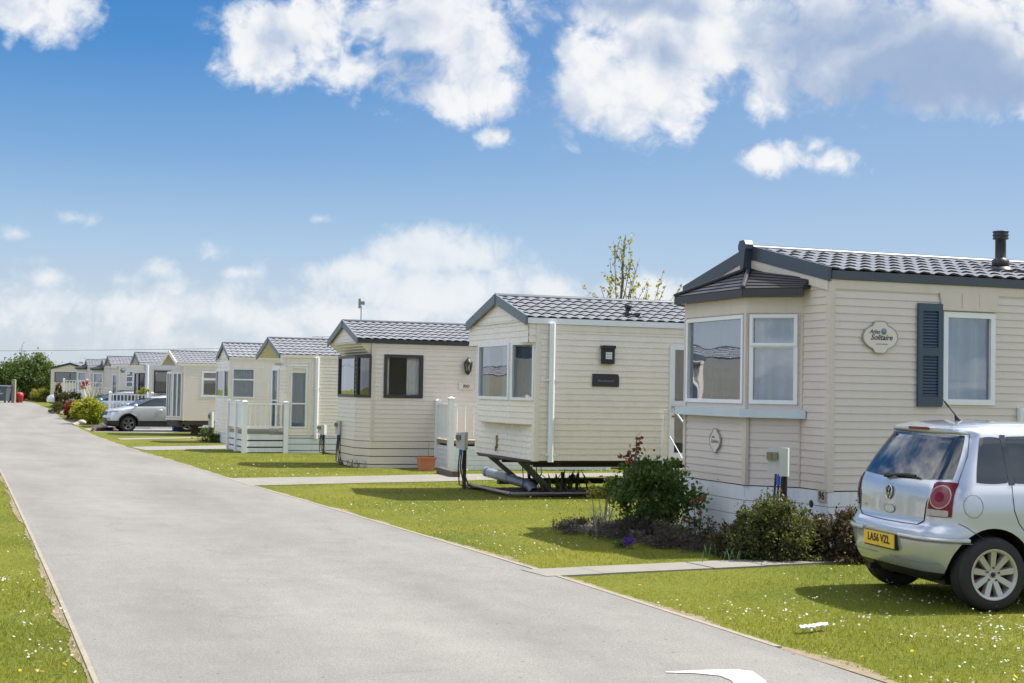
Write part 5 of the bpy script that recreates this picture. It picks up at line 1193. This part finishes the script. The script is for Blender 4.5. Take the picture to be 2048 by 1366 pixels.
# picket railings of the far verandas
def picket(px0, Y, L, th, zt, zl, n, label, nposts=2):
    r = empty('picket_railing', PX(px0, Y), th, label, 'railing', 'white picket railings')
    for i in range(nposts): post(r, (L*i/(nposts-1), 0), zt+.08, .12)
    for i in range(nposts-1): railing(r, (L*i/(nposts-1)+.06, 0), (L*(i+1)/(nposts-1)-.06, 0), zt, zl, n)
    mb = MB()
    for k in range(3): mb.bar((.06, 0, .1+k*zl/3.2), (L-.06, 0, .1+k*zl/3.2), .02, zl/3.6)
    mb.build('skirt_panel', M['white_skirt'], r); return r
picket(221, 65.6, 1.9, R(22), 1.58, .62, 11, 'white picket railing beside the bonnet of the silver SUV')
picket(168, 83, 2.3, R(22), 1.66, .80, 13, 'white picket railing before the pale blue SUV, red flowers at its end')
picket(128, 95, 1.5, R(22), 1.9, .9, 7, 'short white railing behind the clipped brown green bush')
# red flowers, pale straps
def tuft(name, loc, n, h, w, mt, label, cat, spread=.1, lean=.5, group=None):
    r = empty(name, loc, 0, label, cat, group); mb = MB()
    for i in range(n):
        a = rng.random()*6.28; b = V3((rng.normal()*spread, rng.normal()*spread, 0)); hh = h*(.55+.6*rng.random()); l = lean*hh*(.2+rng.random())
        d = V3((math.cos(a), math.sin(a), 0)); t = V3((-d.y, d.x, 0))*w*.5
        p1 = b+d*l*.3+V3((0, 0, hh*.55)); p2 = b+d*l+V3((0, 0, hh))
        mb.add([b-t*.6, b+t*.6, p1+t, p1-t, p2], [(0, 1, 2, 3), (3, 2, 4)])
    mb.build('foliage', mt, r); return r
tuft('cordyline', PX(184, 82)+V3((0, 0, 0)), 46, 2.0, .10, M['leaf_pale'], 'pale strap leaved plant above the far white railing', 'plant', .06, .5)
p = PX(168, 82.5); fl = empty('hanging_planter', p+V3((0, 0, 1.62)), 0, 'planter of red flowers on the end post of the far railing', 'planter')
mb = MB(); mb.lathe([(0, -.02), (.14, -.02), (.2, .16), (.17, .16), (0, .12)], 14); mb.build('pot', M['terracotta'], fl, fix=True)
pp, _ = clumps(260, 12, (.26, .26, .2), .2); pp[:, 2] += .28; leaves('flower', pp, .07, M['leaf_red'], fl, .9)
# rocks, brick edging
for px, py, r, lab in ((1, 0, 0, 0),) and ((160, 850, .26, 'pale rounded rock at the near corner of the yellow bush bed'), (176, 848, .20, 'small pale rock in front of the yellow green bush'), (131, 830, .34, 'tan rock below the red shrub'), (150, 851, .16, 'smallest pale rock at the road edge'), (205, 856, .24, 'low grey rock beside the SUV bumper')):
    bm = bmesh.new(); bmesh.ops.create_icosphere(bm, subdivisions=3, radius=r); s = rng.random(3)*6
    for v in bm.verts: v.co *= 1+.16*math.sin(v.co.x/r*2.6+s[0])*math.sin(v.co.y/r*2.2+s[1])+.10*math.sin(v.co.z/r*4+s[2]+v.co.x/r*3); v.co.z *= .6
    me = bpy.data.meshes.new('rock'); bm.to_mesh(me); bm.free(); me.materials.append(M['rock']); o = bpy.data.objects.new('rock', me); COL.objects.link(o); o.location = G(px, py)+V3((0, .1, r*.3)); tag(o, lab, 'rock', 'rocks in the roadside bed')
a, b = G(186, 863), G(236, 860); d = b-a; mb = MB(); L = d.length; k = int(L/.23)
for j in range(2):
    for i in range(k): mb.box((i*.23+.005+(j % 2)*.08, 0, j*.075), (i*.23+.222+(j % 2)*.08, .11, j*.075+.068))
o = mb.build('brick_edging', M['brick'], None, a, math.atan2(d.y, d.x)); tag(o, 'low red brick edging in front of the silver SUV', 'brick edging')
def planter(px, py, w, d, h, mt, label, name='planter', rim=True):
    r = empty(name, G(px, py), .4, label, name.replace('_', ' ')); mb = MB(); frustum(mb, w*.42, w*.5, 0, h, d*.42, d*.5); mb.build('tub', M[mt], r)
    mb = MB(); mb.box((-w*.47, -d*.47, h-.05), (w*.47, d*.47, h-.02)); mb.build('soil', M['soil'], r)
    for s in (-1, 1):
        mb = MB(); mb.box((-w*.54, s*d*.52-.02, h-.03), (w*.54, s*d*.52+.02, h)); mb.build('rim', M[mt], r)
    return r
planter(354, 863, .42, .35, .30, 'blue', 'blue plastic crate on the ground under the raised sand caravan', 'crate')
planter(405, 866, .55, .3, .22, 'black', 'dark plant trough under the side of the raised sand caravan', 'plant_trough')
# bins and post at the road end
p = PX(4, 108); bn = empty('waste_bin', p, R(-8), 'large dark grey wheeled waste bin at the road end, cut by the picture edge', 'waste bin')
mb = MB(); frustum(mb, .56, .68, .16, 1.18, .42, .52); mb.build('body', M['bin_grey'], bn)
mb = MB(); mb.prism([(-.72, -.56, 1.18), (.72, -.56, 1.18), (.72, .56, 1.24), (-.72, .56, 1.24)], (0, 0, .09)); mb.build('lid', M['bin_grey'], bn, fix=True)
for x in (-.45, .45):
    for y in (-.3, .3): mb = MB(); mb.lathe([(0, -.03), (.09, -.03), (.09, .03), (0, .03)], 14, 'X', (x, y, .09)); mb.build('wheel', M['black'], bn, fix=True)
lettering('lettering', [('TRADE', .16, -.1, .1, 0, .004), ('WASTE ONLY', .13, 0, -.10, 0, .003)], M['white'], bn, (0, -.505, .8), (1, 0, 0), (0, -.1, 1))
p = PX(40, 109); rb = empty('litter_bin', p, 0, 'red plastic litter bin with a hooded top beside the timber post', 'litter bin')
mb = MB(); mb.lathe([(0, 0), (.24, 0), (.29, .50), (.30, .52), (.30, .56)], 20); mb.build('body', M['red_bin'], rb, fix=True)
mb = MB(); mb.lathe([(.31, .54), (.31, .60), (.28, .70), (.2, .78), (0, .82)], 20); h_ = mb.build('hood', M['red_bin'], rb, fix=True)
mb = MB(); mb.box((-.15, -.315, .60), (.15, -.25, .70)); mb.build('opening', M['bin_grey'], h_)
p = PX(28, 108.3); mb = MB(); mb.prism([(-.13, -.13, 0), (.13, -.13, 0), (.13, .13, 0), (-.13, .13, 0)], (0, 0, 1.75)); mb.prism([(-.13, -.13, 1.75), (.13, -.13, 1.75), (.0, -.13, 1.80)], (0, .26, 0))
tag(mb.build('timber_post', M['timber'], None, p, fix=True), 'thick weathered timber post between the grey bin and red bin', 'post')
# overhead cable
a, b = V3((-80, 130, 3.75)), V3((12, 135, 6.75)); pts = [a.lerp(b, i/24)-V3((0, 0, .5*math.sin(math.pi*i/24))) for i in range(25)]
mb = MB(); mb.tube(pts, .022, 5); tag(mb.build('overhead_cable', M['steel']), 'thin overhead cable crossing the sky above the far caravan roofs', 'cable')
# ------------------------------------------------------------------ plants
P = PX(1310, 16.15)
bush('rose_bush', P, (.50, .44, .42), 5200, .055, M['leaf_rose'], 'dark green rose bush with red new shoots in the flower bed', 'bush', 60, .14, .62, low=-.8, base=.50, extra=[('new_shoot', M['leaf_bronze'], 60, .78, .05)])
rs = bpy.data.objects['rose_bush']; mb = MB(); q = []
for k in range(4):
    x, y = -.25+rng.normal()*.03, rng.normal()*.03; pts = [V3((x*.6, y, .6)), V3((x*.9, y, .88)), V3((x+rng.normal()*.05, y, 1.16-.08*k))]; mb.tube(pts, .006, 5)
    q += [pts[1].lerp(pts[2], t) for t in rng.random(7)]+[pts[2]]*3
mb.build('stem', M['twig'], rs); q = np.array([tuple(v) for v in q])+rng.normal(size=(len(q), 3))*.022; leaves('new_shoot', q, .065, M['leaf_bronze'], rs, .7)
bush('yellow_shrub', PX(1212, 16.7), (.20, .2, .22), 420, .045, M['leaf_yellow'], 'sparse shrub with yellow leaves on bare stems, left of the rose bush', 'shrub', 14, .16, .6, low=-.2, base=.42, extra=[('new_shoot', M['leaf_brown'], 60, .2, .035)])
for px, Y, rx, rz, lab, mt_, n in ((1552, 14.30, .47, .54, 'rounded green heath bush in front of the hookup box', 'leaf_heath', 9000), (1690, 14.35, .36, .46, 'bronze tinted heath bush next to the silver car', 'leaf_heath_red', 6500), (1478, 14.6, .26, .28, 'low dark heath bush left of the larger rounded one', 'leaf_heath_red', 2600)):
    bush('heath_bush', PX(px, Y), (rx, .36, rz), n*2, .037, M[mt_], lab, 'bush', 260, .085, .46, 'heath bushes before the tiled bay', low=-.25, base=.06, outw=.4, shell=.45, extra=[('tip', M['leaf_heath' if mt_ != 'leaf_heath' else 'leaf_heath_red'], int(n*.32), .0, .04)])
for px, Y, rx, ry, rz, lab, n in ((1180, 16.6, .38, .25, .15, 'mauve heather clump at the left end of the flower bed', 1500), (1262, 16.0, .42, .3, .2, 'brown green heather under the rose bush', 2000), (1345, 15.35, .42, .24, .18, 'grey mauve heather mound in the middle of the flower bed', 2200), (1420, 15.0, .36, .24, .16, 'dark heather mat below the red seed heads', 1500)):
    bush('heather', PX(px, Y), (rx, ry, rz), n, .035, M['leaf_mauve'], lab, 'heather', 34, .16, .3, 'heather mounds in the flower bed', low=-.2, base=.05, outw=.6, extra=[('green_tip', M['leaf_heath'], n//2, .0, .035)])
pf = empty('purple_flowers', PX(1262, 15.1), 0, 'small patch of bright purple flowers at the lawn edge of the bed', 'flowers')
pp, _ = clumps(130, 9, (.075, .06, .05), .25, low=-.1); pp[:, 2] += .06; leaves('flower', pp, .022, M['petal_purple'], pf, .9); pp2, _ = clumps(160, 10, (.12, .1, .05), .25, low=-.1); pp2[:, 2] += .03; leaves('leaf', pp2, .04, M['leaf_rose'], pf, .4)
tuft('iris', PX(1455, 14.75), 34, .36, .016, M['leaf_iris'], 'clump of upright iris leaves beside the white skirting', 'plant', .08, .35)
tuft('iris', PX(1352, 15.6), 30, .38, .012, M['leaf_iris'], 'arching narrow leaves behind the grey mauve heather', 'plant', .08, .7)
tuft('grass_tuft', PX(1205, 16.4), 34, .42, .008, M['leaf_pale'], 'pale grassy tuft under the yellow leaved shrub', 'plant', .06, .6)
tuft('daffodil_leaves', PX(1130, 16.9), 26, .16, .014, M['leaf_iris'], 'short clump of green leaves at the left tip of the bed', 'plant', .08, .8)
tuft('bed_greenery', PX(1480, 14.35), 60, .16, .012, M['leaf_iris'], 'low green leaves along the path below the iris', 'plant', .22, .9)
r = empty('seed_heads', PX(1402, 15.2), 0, 'thin stems with russet seed heads against the white skirting', 'plant'); mb = MB(); q = []
for dx, h in ((-.06, .52), (.02, .56), (-.0, .40), (.1, .36), (-.12, .33)):
    t_ = V3((dx, rng.normal()*.02, h)); mb.tube([V3((dx*.3, 0, 0)), V3((dx*.8, 0, h*.6)), t_], .0045, 5); q += [t_+V3((rng.normal()*.016, rng.normal()*.016, -.05*rng.random())) for _ in range(16)]
mb.build('stem', M['twig'], r); leaves('seed_head', np.array([tuple(v) for v in q]), .035, M['leaf_bronze'], r, .7)
pp, _ = clumps(420, 18, (.2, .14, .14), .2); pp[:, 2] += .18; leaves('leaf', pp, .045, M['leaf_olive'], r, .5)
tuft('weeds', E2(.95, 1.2, .03), 40, .3, .05, M['leaf_rose'], 'leafy weeds growing under the raised cream caravan', 'weeds', .18, .8)
tuft('weeds', G(716, 935), 26, .2, .02, M['leaf_iris'], 'tuft of long grass against the beige skirting', 'weeds', .12, .6)
# roadside garden
bush('yellow_bush', PX(182, 71), (.83, .75, .66), 7000, .10, M['leaf_lime'], 'clipped round bright yellow green bush by the silver SUV', 'bush', 80, .11, .6, low=-.75, base=.62)
bush('red_shrub', PX(143, 78), (.42, .4, .5), 2600, .09, M['leaf_red'], 'red leaved shrub left of the yellow green bush', 'bush', 34, .14, .6, low=-.8, base=.42, extra=[('dark_leaf', M['leaf_brown'], 900, .0, .08)])
bush('clipped_bush', PX(141, 89), (.80, .7, .62), 6500, .09, M['leaf_olive'], 'clipped mound of brown green foliage beside the white car', 'bush', 60, .11, .5, low=-.85, base=.66, extra=[('russet_leaf', M['leaf_brown'], 1800, .85, .09)])
bush('pale_shrub', PX(157, 80), (.5, .45, .4), 2600, .08, M['leaf_yellow'], 'pale green shrub rising behind the red leaved one', 'bush', 36, .13, .5, low=-.8, base=.62)
bush('tall_shrub', PX(118, 98), (.26, .26, .85), 2600, .09, M['leaf_brown'], 'narrow upright russet shrub in front of the camera facing caravan', 'bush', 34, .14, .5, low=-.9, base=.95, extra=[('green_leaf', M['leaf_yellow'], 700, 1.3, .1)])
bush('garden_plants', PX(118, 86), (.5, .4, .35), 1700, .09, M['leaf_olive'], 'mixed low plants in front of the white car', 'plants', 24, .16, .4, low=-.6, base=.3, extra=[('flower', M['leaf_bronze'], 260, .0, .08)])
bush('dark_shrub', PX(203, 80), (.4, .4, .45), 2000, .08, M['leaf_tree_dark'], 'dark green shrub behind the right of the yellow bush', 'bush', 26, .14, .5, low=-.8, base=.9)
bush('yellow_flowering_plant', PX(434, 55.5), (.3, .3, .3), 900, .06, M['leaf_lime'], 'small yellow flowering plant between two cream caravans', 'plant', 18, .15, .6, low=-.4, base=.35)
bush('pot_plant', PX(416, 53), (.25, .25, .22), 700, .06, M['leaf_tree'], 'green pot plant beside the narrow hookup box', 'plant', 14, .16, .5, low=-.4, base=.25)
bush('low_hedge', PX(432, 50.6), (.55, .3, .18), 1500, .06, M['leaf_tree_dark'], 'low dark shrubs along the foot of the boarded gable caravan', 'plant', 24, .16, .5, low=-.3, base=.1)
bush('basket_plant', PX(262, 66.2)+V3((.6, 0, 1.55)), (.22, .2, .2), 500, .07, M['leaf_lime'], 'lime green plant on top of the picket railing', 'plant', 12, .16, .6, low=-.5, base=.15)
# far trees
def limb_tree(name, loc, h, rad, n, leaf, mts, label, trunk_r=.09, k=60, lowz=.25):
    root = empty(name, loc, 0, label, 'tree', 'trees at the road end'); mb = MB()
    p, c = clumps(n, k, (rad, rad, h*.42), .13, low=-1.0, shell=.35); zc = h*.56; p[:, 2] += zc; c[:, 2] += zc
    p[:, 2] = np.maximum(p[:, 2], .05+.2*rng.random(len(p)))
    mb.tube([(0, 0, 0), (.05, .02, h*.25), (-.04, .03, h*.5), (.03, 0, h*.75)], trunk_r, 8, r2=trunk_r*.35); mb.build('trunk', M['bark'], root)
    mb = MB()
    for cc in c[:34]:
        e = V3(cc); b = V3((0, 0, min(max(.15*h, e.z*.55), h*.7))); mb.tube([b, b.lerp(e, .5)+V3((0, 0, .08*h)), e], trunk_r*.4, 5, r2=.012)
    mb.build('limb', M['bark'], root)
    w = rng.random(len(p)); out = p-np.array([0, 0, zc]); out /= np.linalg.norm(out, axis=1)[:, None]+1e-6
    a = w < .55; leaves('crown', p[a], leaf*(.6+.8*rng.random(a.sum())), M[mts[0]], root, .55, out[a], .2); leaves('crown', p[~a], leaf*(.6+.8*rng.random((~a).sum())), M[mts[1]], root, .55, out[~a], .2)
    return root
limb_tree('hawthorn_tree', PX(8, 121), 3.4, 1.7, 7500, .17, ('leaf_tree', 'leaf_tree_dark'), 'bushy green tree behind the grey waste bin')
limb_tree('hawthorn_tree', PX(68, 118), 4.0, 1.75, 8500, .17, ('leaf_tree_dark', 'leaf_tree'), 'dense dark green tree right of the timber post')
limb_tree('hawthorn_tree', PX(98, 122), 3.3, 1.15, 4500, .16, ('leaf_tree', 'leaf_yellow'), 'smaller yellow green tree beside the camera facing caravan')
limb_tree('hawthorn_tree', PX(-40, 120), 3.3, 1.9, 5000, .18, ('leaf_tree', 'leaf_tree_dark'), 'green tree at the far left beyond the waste bin')
limb_tree('bare_sapling', PX(38, 122), 4.9, .6, 160, .12, ('leaf_tree', 'leaf_olive'), 'thin sparse sapling rising between the two bushy trees', .03, 22)
limb_tree('distant_tree', PX(158, 138), 3.9, 1.0, 900, .16, ('leaf_tree', 'leaf_olive'), 'sparse tree top behind the farthest caravan roofs', .06, 30)
limb_tree('distant_tree', PX(286, 120), 3.9, .7, 300, .16, ('leaf_tree', 'leaf_olive'), 'thin bare topped tree above the dark framed far caravan', .05, 24)
bush('hedge', PX(20, 124), (3.4, 1.0, .95), 6500, .17, M['leaf_tree_dark'], 'dark hedge behind the grey waste bin and post', 'hedge', 70, .1, .5, low=-.9, base=.7)
bush('hedge', PX(92, 120), (2.0, .8, .8), 5000, .16, M['leaf_tree_dark'], 'dark hedge bottom below the dense tree', 'hedge', 60, .1, .5, low=-.9, base=.6)
bush('long_grass', PX(88, 114.5), (.95, .5, .6), 5000, .24, M['leaf_yellow'], 'bright lime clump of long grass at the road end', 'long grass', 60, .14, .12, low=-.6, base=.3, outw=.5, extra=[('green_blade', M['leaf_tree'], 3000, .0, .26)])
# the tall young tree behind the raised caravan
T0 = PX(1236, 40); root = empty('young_poplar', T0, 0, 'tall young poplar with sparse yellow leaves rising behind the raised cream caravan', 'tree'); tw = MB(); lf = []
mbt = MB(); mbt.tube([(0, 0, 0), (.02, 0, 2.5), (.0, .02, 4.0), (.08, 0, 5.2), (.14, 0, 6.35)], .07, 8, r2=.008); mbt.build('trunk', M['twig'], root)
def branch(p0, p1, r, depth):
    mid = p0.lerp(p1, .5)+V3((rng.normal()*.03, rng.normal()*.03, -.08*(p1-p0).length)); tw.tube([p0, mid, p1], r, 5, r2=max(.004, r*.3))
    L = (p1-p0).length
    if depth:
        for k in range(3):
            t = .3+.6*rng.random(); q = p0.lerp(p1, t); e = q+V3((rng.normal()*.16*L, rng.normal()*.16*L, L*(.22+.22*rng.random()))); branch(q, e, r*.45, depth-1)
    for t in rng.random(int(5+L*9))*.75+.3:
        for _ in range(2): lf.append(p0.lerp(mid, min(1, t*2)) if t < .5 else mid.lerp(p1, min(1, t*2-1)))
for x0, z0, x1, y1, z1 in ((0, 3.0, .52, .1, 5.6), (0, 3.6, -.16, .1, 6.0), (.08, 4.9, .10, 0, 6.2), (.02, 3.9, .42, -.1, 5.3), (0, 3.2, -.52, .1, 4.9), (0, 2.8, -.68, 0, 4.65), (0, 2.6, .82, .1, 4.85), (.0, 2.4, 1.32, .1, 4.95), (0, 2.3, 1.15, -.2, 4.35), (.0, 3.0, .30, 0, 5.0), (0, 2.2, -.8, .2, 4.0), (0, 2.3, .6, -.3, 4.4), (0, 2.6, -.35, -.4, 4.7), (.05, 4.5, .02, 0, 5.9), (.03, 4.2, .3, .1, 5.6)):
    branch(V3((x0, 0, z0)), V3((x1, y1, z1)), .022, 1)
tw.build('limb', M['twig'], root)
L_ = np.array([tuple(v) for v in lf]); L_ = L_[rng.random(len(L_)) < .62]; leaves('crown', L_+rng.normal(size=L_.shape)*.03, .09*(.6+.7*rng.random(len(L_))), M['leaf_yellow'], root, .75)

# ------------------------------------------------------------------ sky, sun, camera
SUN = V3((.65, .25, 1)).normalized(); EL = math.asin(SUN.z); AZ = math.atan2(SUN.x, SUN.y)
w = bpy.data.worlds.new('World'); scene.world = w; w.use_nodes = True; nt = w.node_tree; nt.nodes.clear(); N = nt.nodes.new; L = nt.links.new
out = N('ShaderNodeOutputWorld'); bg = N('ShaderNodeBackground'); L(bg.outputs[0], out.inputs[0]); bg.inputs[1].default_value = SKY_STRENGTH
sky = N('ShaderNodeTexSky'); sky.sky_type = 'NISHITA'; sky.sun_disc = False; sky.sun_elevation = EL; sky.sun_rotation = AZ; sky.air_density = 1.0; sky.dust_density = .6; sky.ozone_density = 1.6
def num(x): return x if hasattr(x, 'is_linked') else None
def math_(op, a, b=None, c=None, clamp=False):
    n = N('ShaderNodeMath'); n.operation = op; n.use_clamp = clamp
    for i, v in enumerate((a, b, c)):
        if v is None: continue
        if hasattr(v, 'node'): L(v, n.inputs[i])
        else: n.inputs[i].default_value = v
    return n.outputs[0]
def vmath(op, a, b=None):
    n = N('ShaderNodeVectorMath'); n.operation = op
    for i, v in enumerate((a, b)):
        if v is None: continue
        if hasattr(v, 'node'): L(v, n.inputs[i])
        else: n.inputs[i].default_value = v
    return n
def mrange(x, a, b, c=0.0, d=1.0, smooth=True):
    n = N('ShaderNodeMapRange'); n.interpolation_type = 'SMOOTHSTEP' if smooth else 'LINEAR'; L(x, n.inputs[0])
    for i, v in enumerate((a, b, c, d)): n.inputs[i+1].default_value = v
    return n.outputs[0]
def mixc(f, a, b):
    n = N('ShaderNodeMix'); n.data_type = 'RGBA'
    if hasattr(f, 'node'): L(f, n.inputs[0])
    else: n.inputs[0].default_value = f
    for s, v in ((6, a), (7, b)):
        if hasattr(v, 'node'): L(v, n.inputs[s])
        else: n.inputs[s].default_value = (*v, 1)
    return n.outputs[2]
tc = N('ShaderNodeTexCoord'); sp = N('ShaderNodeSeparateXYZ'); L(tc.outputs['Generated'], sp.inputs[0])
X, Y, Z = sp.outputs
ay = math_('MAXIMUM', math_('ABSOLUTE', Y), .12); A_ = math_('DIVIDE', X, ay); B_ = math_('DIVIDE', Z, ay)
cb = N('ShaderNodeCombineXYZ'); L(A_, cb.inputs[0]); L(B_, cb.inputs[1]); AB = cb.outputs[0]
def noise(vec, s, d, r=.6, off=(0, 0, 0), dist=0.0):
    m = N('ShaderNodeMapping'); m.inputs['Location'].default_value = off; L(vec, m.inputs[0])
    n = N('ShaderNodeTexNoise'); n.inputs['Scale'].default_value = s; n.inputs['Detail'].default_value = d; n.inputs['Roughness'].default_value = r; n.inputs['Distortion'].default_value = dist; L(m.outputs[0], n.inputs['Vector']); return n
# cloud masses of this sky, as ellipses of directions: (px, py, rx, ry) of the photograph turned into slopes
def blobs(lst, vec):
    tot = None
    for px, py, rx, ry, wt in lst:
        r = ray(px, py); c = (r.x, r.z, 0)
        d = vmath('LENGTH', vmath('MULTIPLY', vmath('SUBTRACT', vec, c).outputs[0], (F/rx, F/ry, 0)).outputs[0]).outputs['Value']
        v = math_('MULTIPLY', math_('SUBTRACT', 1.0, d), wt)
        tot = v if tot is None else math_('SMOOTH_MAX', tot, v, .12)
    return tot
wn = noise(AB, 9, 4, .6); warp = vmath('SCALE', vmath('SUBTRACT', wn.outputs['Color'], (.5, .5, .5)).outputs[0]); warp.inputs['Scale'].default_value = .05
ABw = vmath('ADD', AB, warp.outputs[0]).outputs[0]
CL = [(545, 70, 110, 110, 1), (610, 60, 95, 110, .9), (500, 120, 75, 60, .8), (860, 40, 160, 110, 1.1), (930, 120, 120, 120, 1), (900, 195, 150, 60, 1), (1000, 190, 60, 55, .8), (690, 150, 85, 40, .7), (830, 150, 120, 70, .6),
      (1180, 160, 110, 110, 1.1), (1280, 190, 150, 100, 1.1), (1330, 90, 170, 110, 1), (1480, 70, 180, 130, 1.1), (1550, 160, 80, 70, .7), (1680, 90, 200, 130, 1.2), (1880, 90, 260, 140, 1.3), (2040, 120, 180, 110, 1.1), (1290, 20, 180, 70, .9), (1960, 30, 200, 90, 1.0), (1060, 30, 60, 40, .35),
      (990, 275, 32, 24, .55), (1548, 320, 58, 34, .7), (1660, 325, 50, 24, .55), (1630, 290, 22, 16, .3), (60, 20, 130, 60, .7), (150, 0, 60, 30, .5)]
CF = [(860, 510, 150, 70, 1.0), (950, 510, 90, 60, .9), (790, 500, 70, 45, .7), (720, 545, 130, 40, .8), (1010, 545, 120, 50, .6), (880, 580, 320, 70, 1), (1080, 580, 120, 50, .8), (1290, 580, 140, 50, .9), (310, 535, 70, 32, .6), (245, 560, 80, 26, .45), (95, 555, 70, 34, .6), (40, 468, 60, 20, .55), (150, 438, 70, 18, .4), (480, 545, 70, 20, .45), (420, 508, 60, 26, .4), (80, 520, 80, 22, .35), (640, 437, 30, 12, .35), (300, 610, 420, 50, .55), (700, 630, 400, 50, .6), (100, 620, 200, 50, .5), (480, 625, 900, 85, .5)]
n1 = noise(ABw, 16, 9, .62, (3.1, 1.7, 0)).outputs['Fac']
def puffs(vec, s, off):
    m = N('ShaderNodeMapping'); m.inputs['Location'].default_value = off; L(vec, m.inputs[0]); v = N('ShaderNodeTexVoronoi'); v.feature = 'SMOOTH_F1'; v.voronoi_dimensions = '2D'; v.inputs['Scale'].default_value = s; v.inputs['Smoothness'].default_value = .35; v.inputs['Detail'].default_value = 3; v.inputs['Roughness'].default_value = .55; v.inputs['Lacunarity'].default_value = 2.3; v.normalize = True; L(m.outputs[0], v.inputs['Vector']); return v.outputs['Distance']
pf_ = puffs(ABw, 22, (1.3, .4, 0)); n1b = noise(ABw, 48, 8, .62, (9.1, 4.7, 0)).outputs['Fac']
nn = math_('ADD', math_('MULTIPLY', math_('SUBTRACT', n1, .5), 1.7), math_('MULTIPLY', math_('SUBTRACT', n1b, .5), 1.25))
nn = math_('ADD', nn, math_('MULTIPLY', math_('SUBTRACT', .30, pf_), .9))
fA = math_('ADD', blobs(CL, AB), nn); fB = math_('ADD', blobs(CF, AB), math_('MULTIPLY', nn, .8))
aA = mrange(fA, -.18, .50); aB = mrange(fB, -.05, .70, 0, .85)
# clear sky: the Nishita colour, deepened high up and paling into haze at the horizon
el = math_('DIVIDE', Z, math_('MAXIMUM', vmath('LENGTH', cb.outputs[0]).outputs['Value'], .001)) if False else Z
hs = N('ShaderNodeHueSaturation'); hs.inputs['Saturation'].default_value = SKY_SAT; hs.inputs['Value'].default_value = SKY_VAL; L(sky.outputs[0], hs.inputs['Color'])
clear = mixc(mrange(B_, .29, -.02), hs.outputs[0], tuple(c*HAZE for c in (.86, .94, 1.0))) if False else None
ramp = N('ShaderNodeValToRGB'); L(mrange(Z, 0.0, .30, 0, 1, False), ramp.inputs[0]); e = ramp.color_ramp.elements
RC = SKY_RAMP
e[0].position = RC[0][0]; e[0].color = (*RC[0][1], 1); e[1].position = RC[-1][0]; e[1].color = (*RC[-1][1], 1)
for p_, c_ in RC[1:-1]: x_ = e.new(p_); x_.color = (*c_, 1)
rs_ = vmath('SCALE', ramp.outputs[0]); rs_.inputs['Scale'].default_value = 1.0/SKY_STRENGTH
clear = mixc(SKY_MIX, hs.outputs[0], rs_.outputs[0])
clear = mixc(mrange(X, -.30, .36, 0, .42), clear, tuple(c/SKY_STRENGTH for c in (.245, .315, .415)))   # paler towards the sun's side
# bright fill cloud added overhead and behind, unseen (it shows in glass and paint)
dz = math_('ADD', math_('ABSOLUTE', Z), .16); cb2 = N('ShaderNodeCombineXYZ'); L(math_('DIVIDE', X, dz), cb2.inputs[0]); L(math_('DIVIDE', Y, dz), cb2.inputs[1])
nD = noise(cb2.outputs[0], 1.1, 8, .58, (1.3, 7.7, 0)).outputs['Fac']
aD = math_('MULTIPLY', mrange(nD, .42, .60), math_('MAXIMUM', mrange(B_, .30, .40), mrange(Y, .1, -.1)))
aD = math_('MULTIPLY', aD, mrange(math_('ABSOLUTE', Z), .10, .50, .30, 1.0))
K = 1.0/SKY_STRENGTH
sh_n = noise(ABw, 13, 6, .55, (6.1, 2.2, 0)).outputs['Fac']
GR = [(1850, 145, 320, 130, 1.25), (1700, 70, 260, 110, .9), (1330, 100, 120, 80, .75), (1960, 180, 220, 90, 1.0), (1110, 215, 110, 60, .6), (820, 50, 110, 80, .55), (840, 140, 100, 60, .6), (540, 70, 80, 40, .45), (1290, 5, 190, 50, .8), (900, 110, 70, 60, .4)]
gy = mrange(math_('ADD', blobs(GR, ABw), math_('MULTIPLY', math_('SUBTRACT', sh_n, .5), 1.6)), -.05, .75)
crest = mrange(math_('ADD', math_('MULTIPLY', noise(ABw, 26, 7, .6, (2.5, 8.8, 0)).outputs['Fac'], .6), math_('SUBTRACT', .55, pf_)), .32, .66)
lit = mixc(crest, tuple(c*K for c in CLOUD_MID), tuple(c*K for c in CLOUD_LIT)); grey = tuple(c*K for c in CLOUD_GREY)
cl = mixc(math_('MULTIPLY', gy, .92), lit, grey)
far = mixc(crest, tuple(c*K for c in FAR_A), tuple(c*K for c in FAR_B))
col = mixc(aB, clear, far); col = mixc(aD, col, mixc(crest, tuple(c*K for c in FILL_A), tuple(c*K for c in FILL_B))); col = mixc(math_('MULTIPLY', aA, .96), col, cl)
L(col, bg.inputs[0])
w.cycles.sampling_method = 'MANUAL'; w.cycles.sample_map_resolution = 512
ld = bpy.data.lights.new('sun', 'SUN'); ld.energy = SUN_STRENGTH; ld.angle = R(.5); ld.color = (1.0, .955, .88)
lo = bpy.data.objects.new('sun', ld); COL.objects.link(lo); lo.rotation_euler = SUN.to_track_quat('Z', 'Y').to_euler(); lo.location = SUN*60
cam = bpy.data.cameras.new('camera'); cam.lens = 36*F/2048; cam.sensor_width = 36; cam.clip_start = .1; cam.clip_end = 2000
cam.dof.use_dof = True; cam.dof.focus_distance = 14.5; cam.dof.aperture_fstop = 8
co = bpy.data.objects.new('camera', cam); COL.objects.link(co); co.matrix_world = Matrix.Translation((0, 0, EYE)) @ CAMROT; scene.camera = co
scene.view_settings.view_transform = 'Standard'; scene.view_settings.look = 'None'; scene.view_settings.gamma = 1; scene.view_settings.exposure = EXPOSURE
scene.cycles.max_bounces = 6; scene.cycles.diffuse_bounces = 3; scene.cycles.glossy_bounces = 3; scene.cycles.transparent_max_bounces = 8; scene.cycles.caustics_reflective = False; scene.cycles.caustics_refractive = False
scene.cycles.use_denoising = True
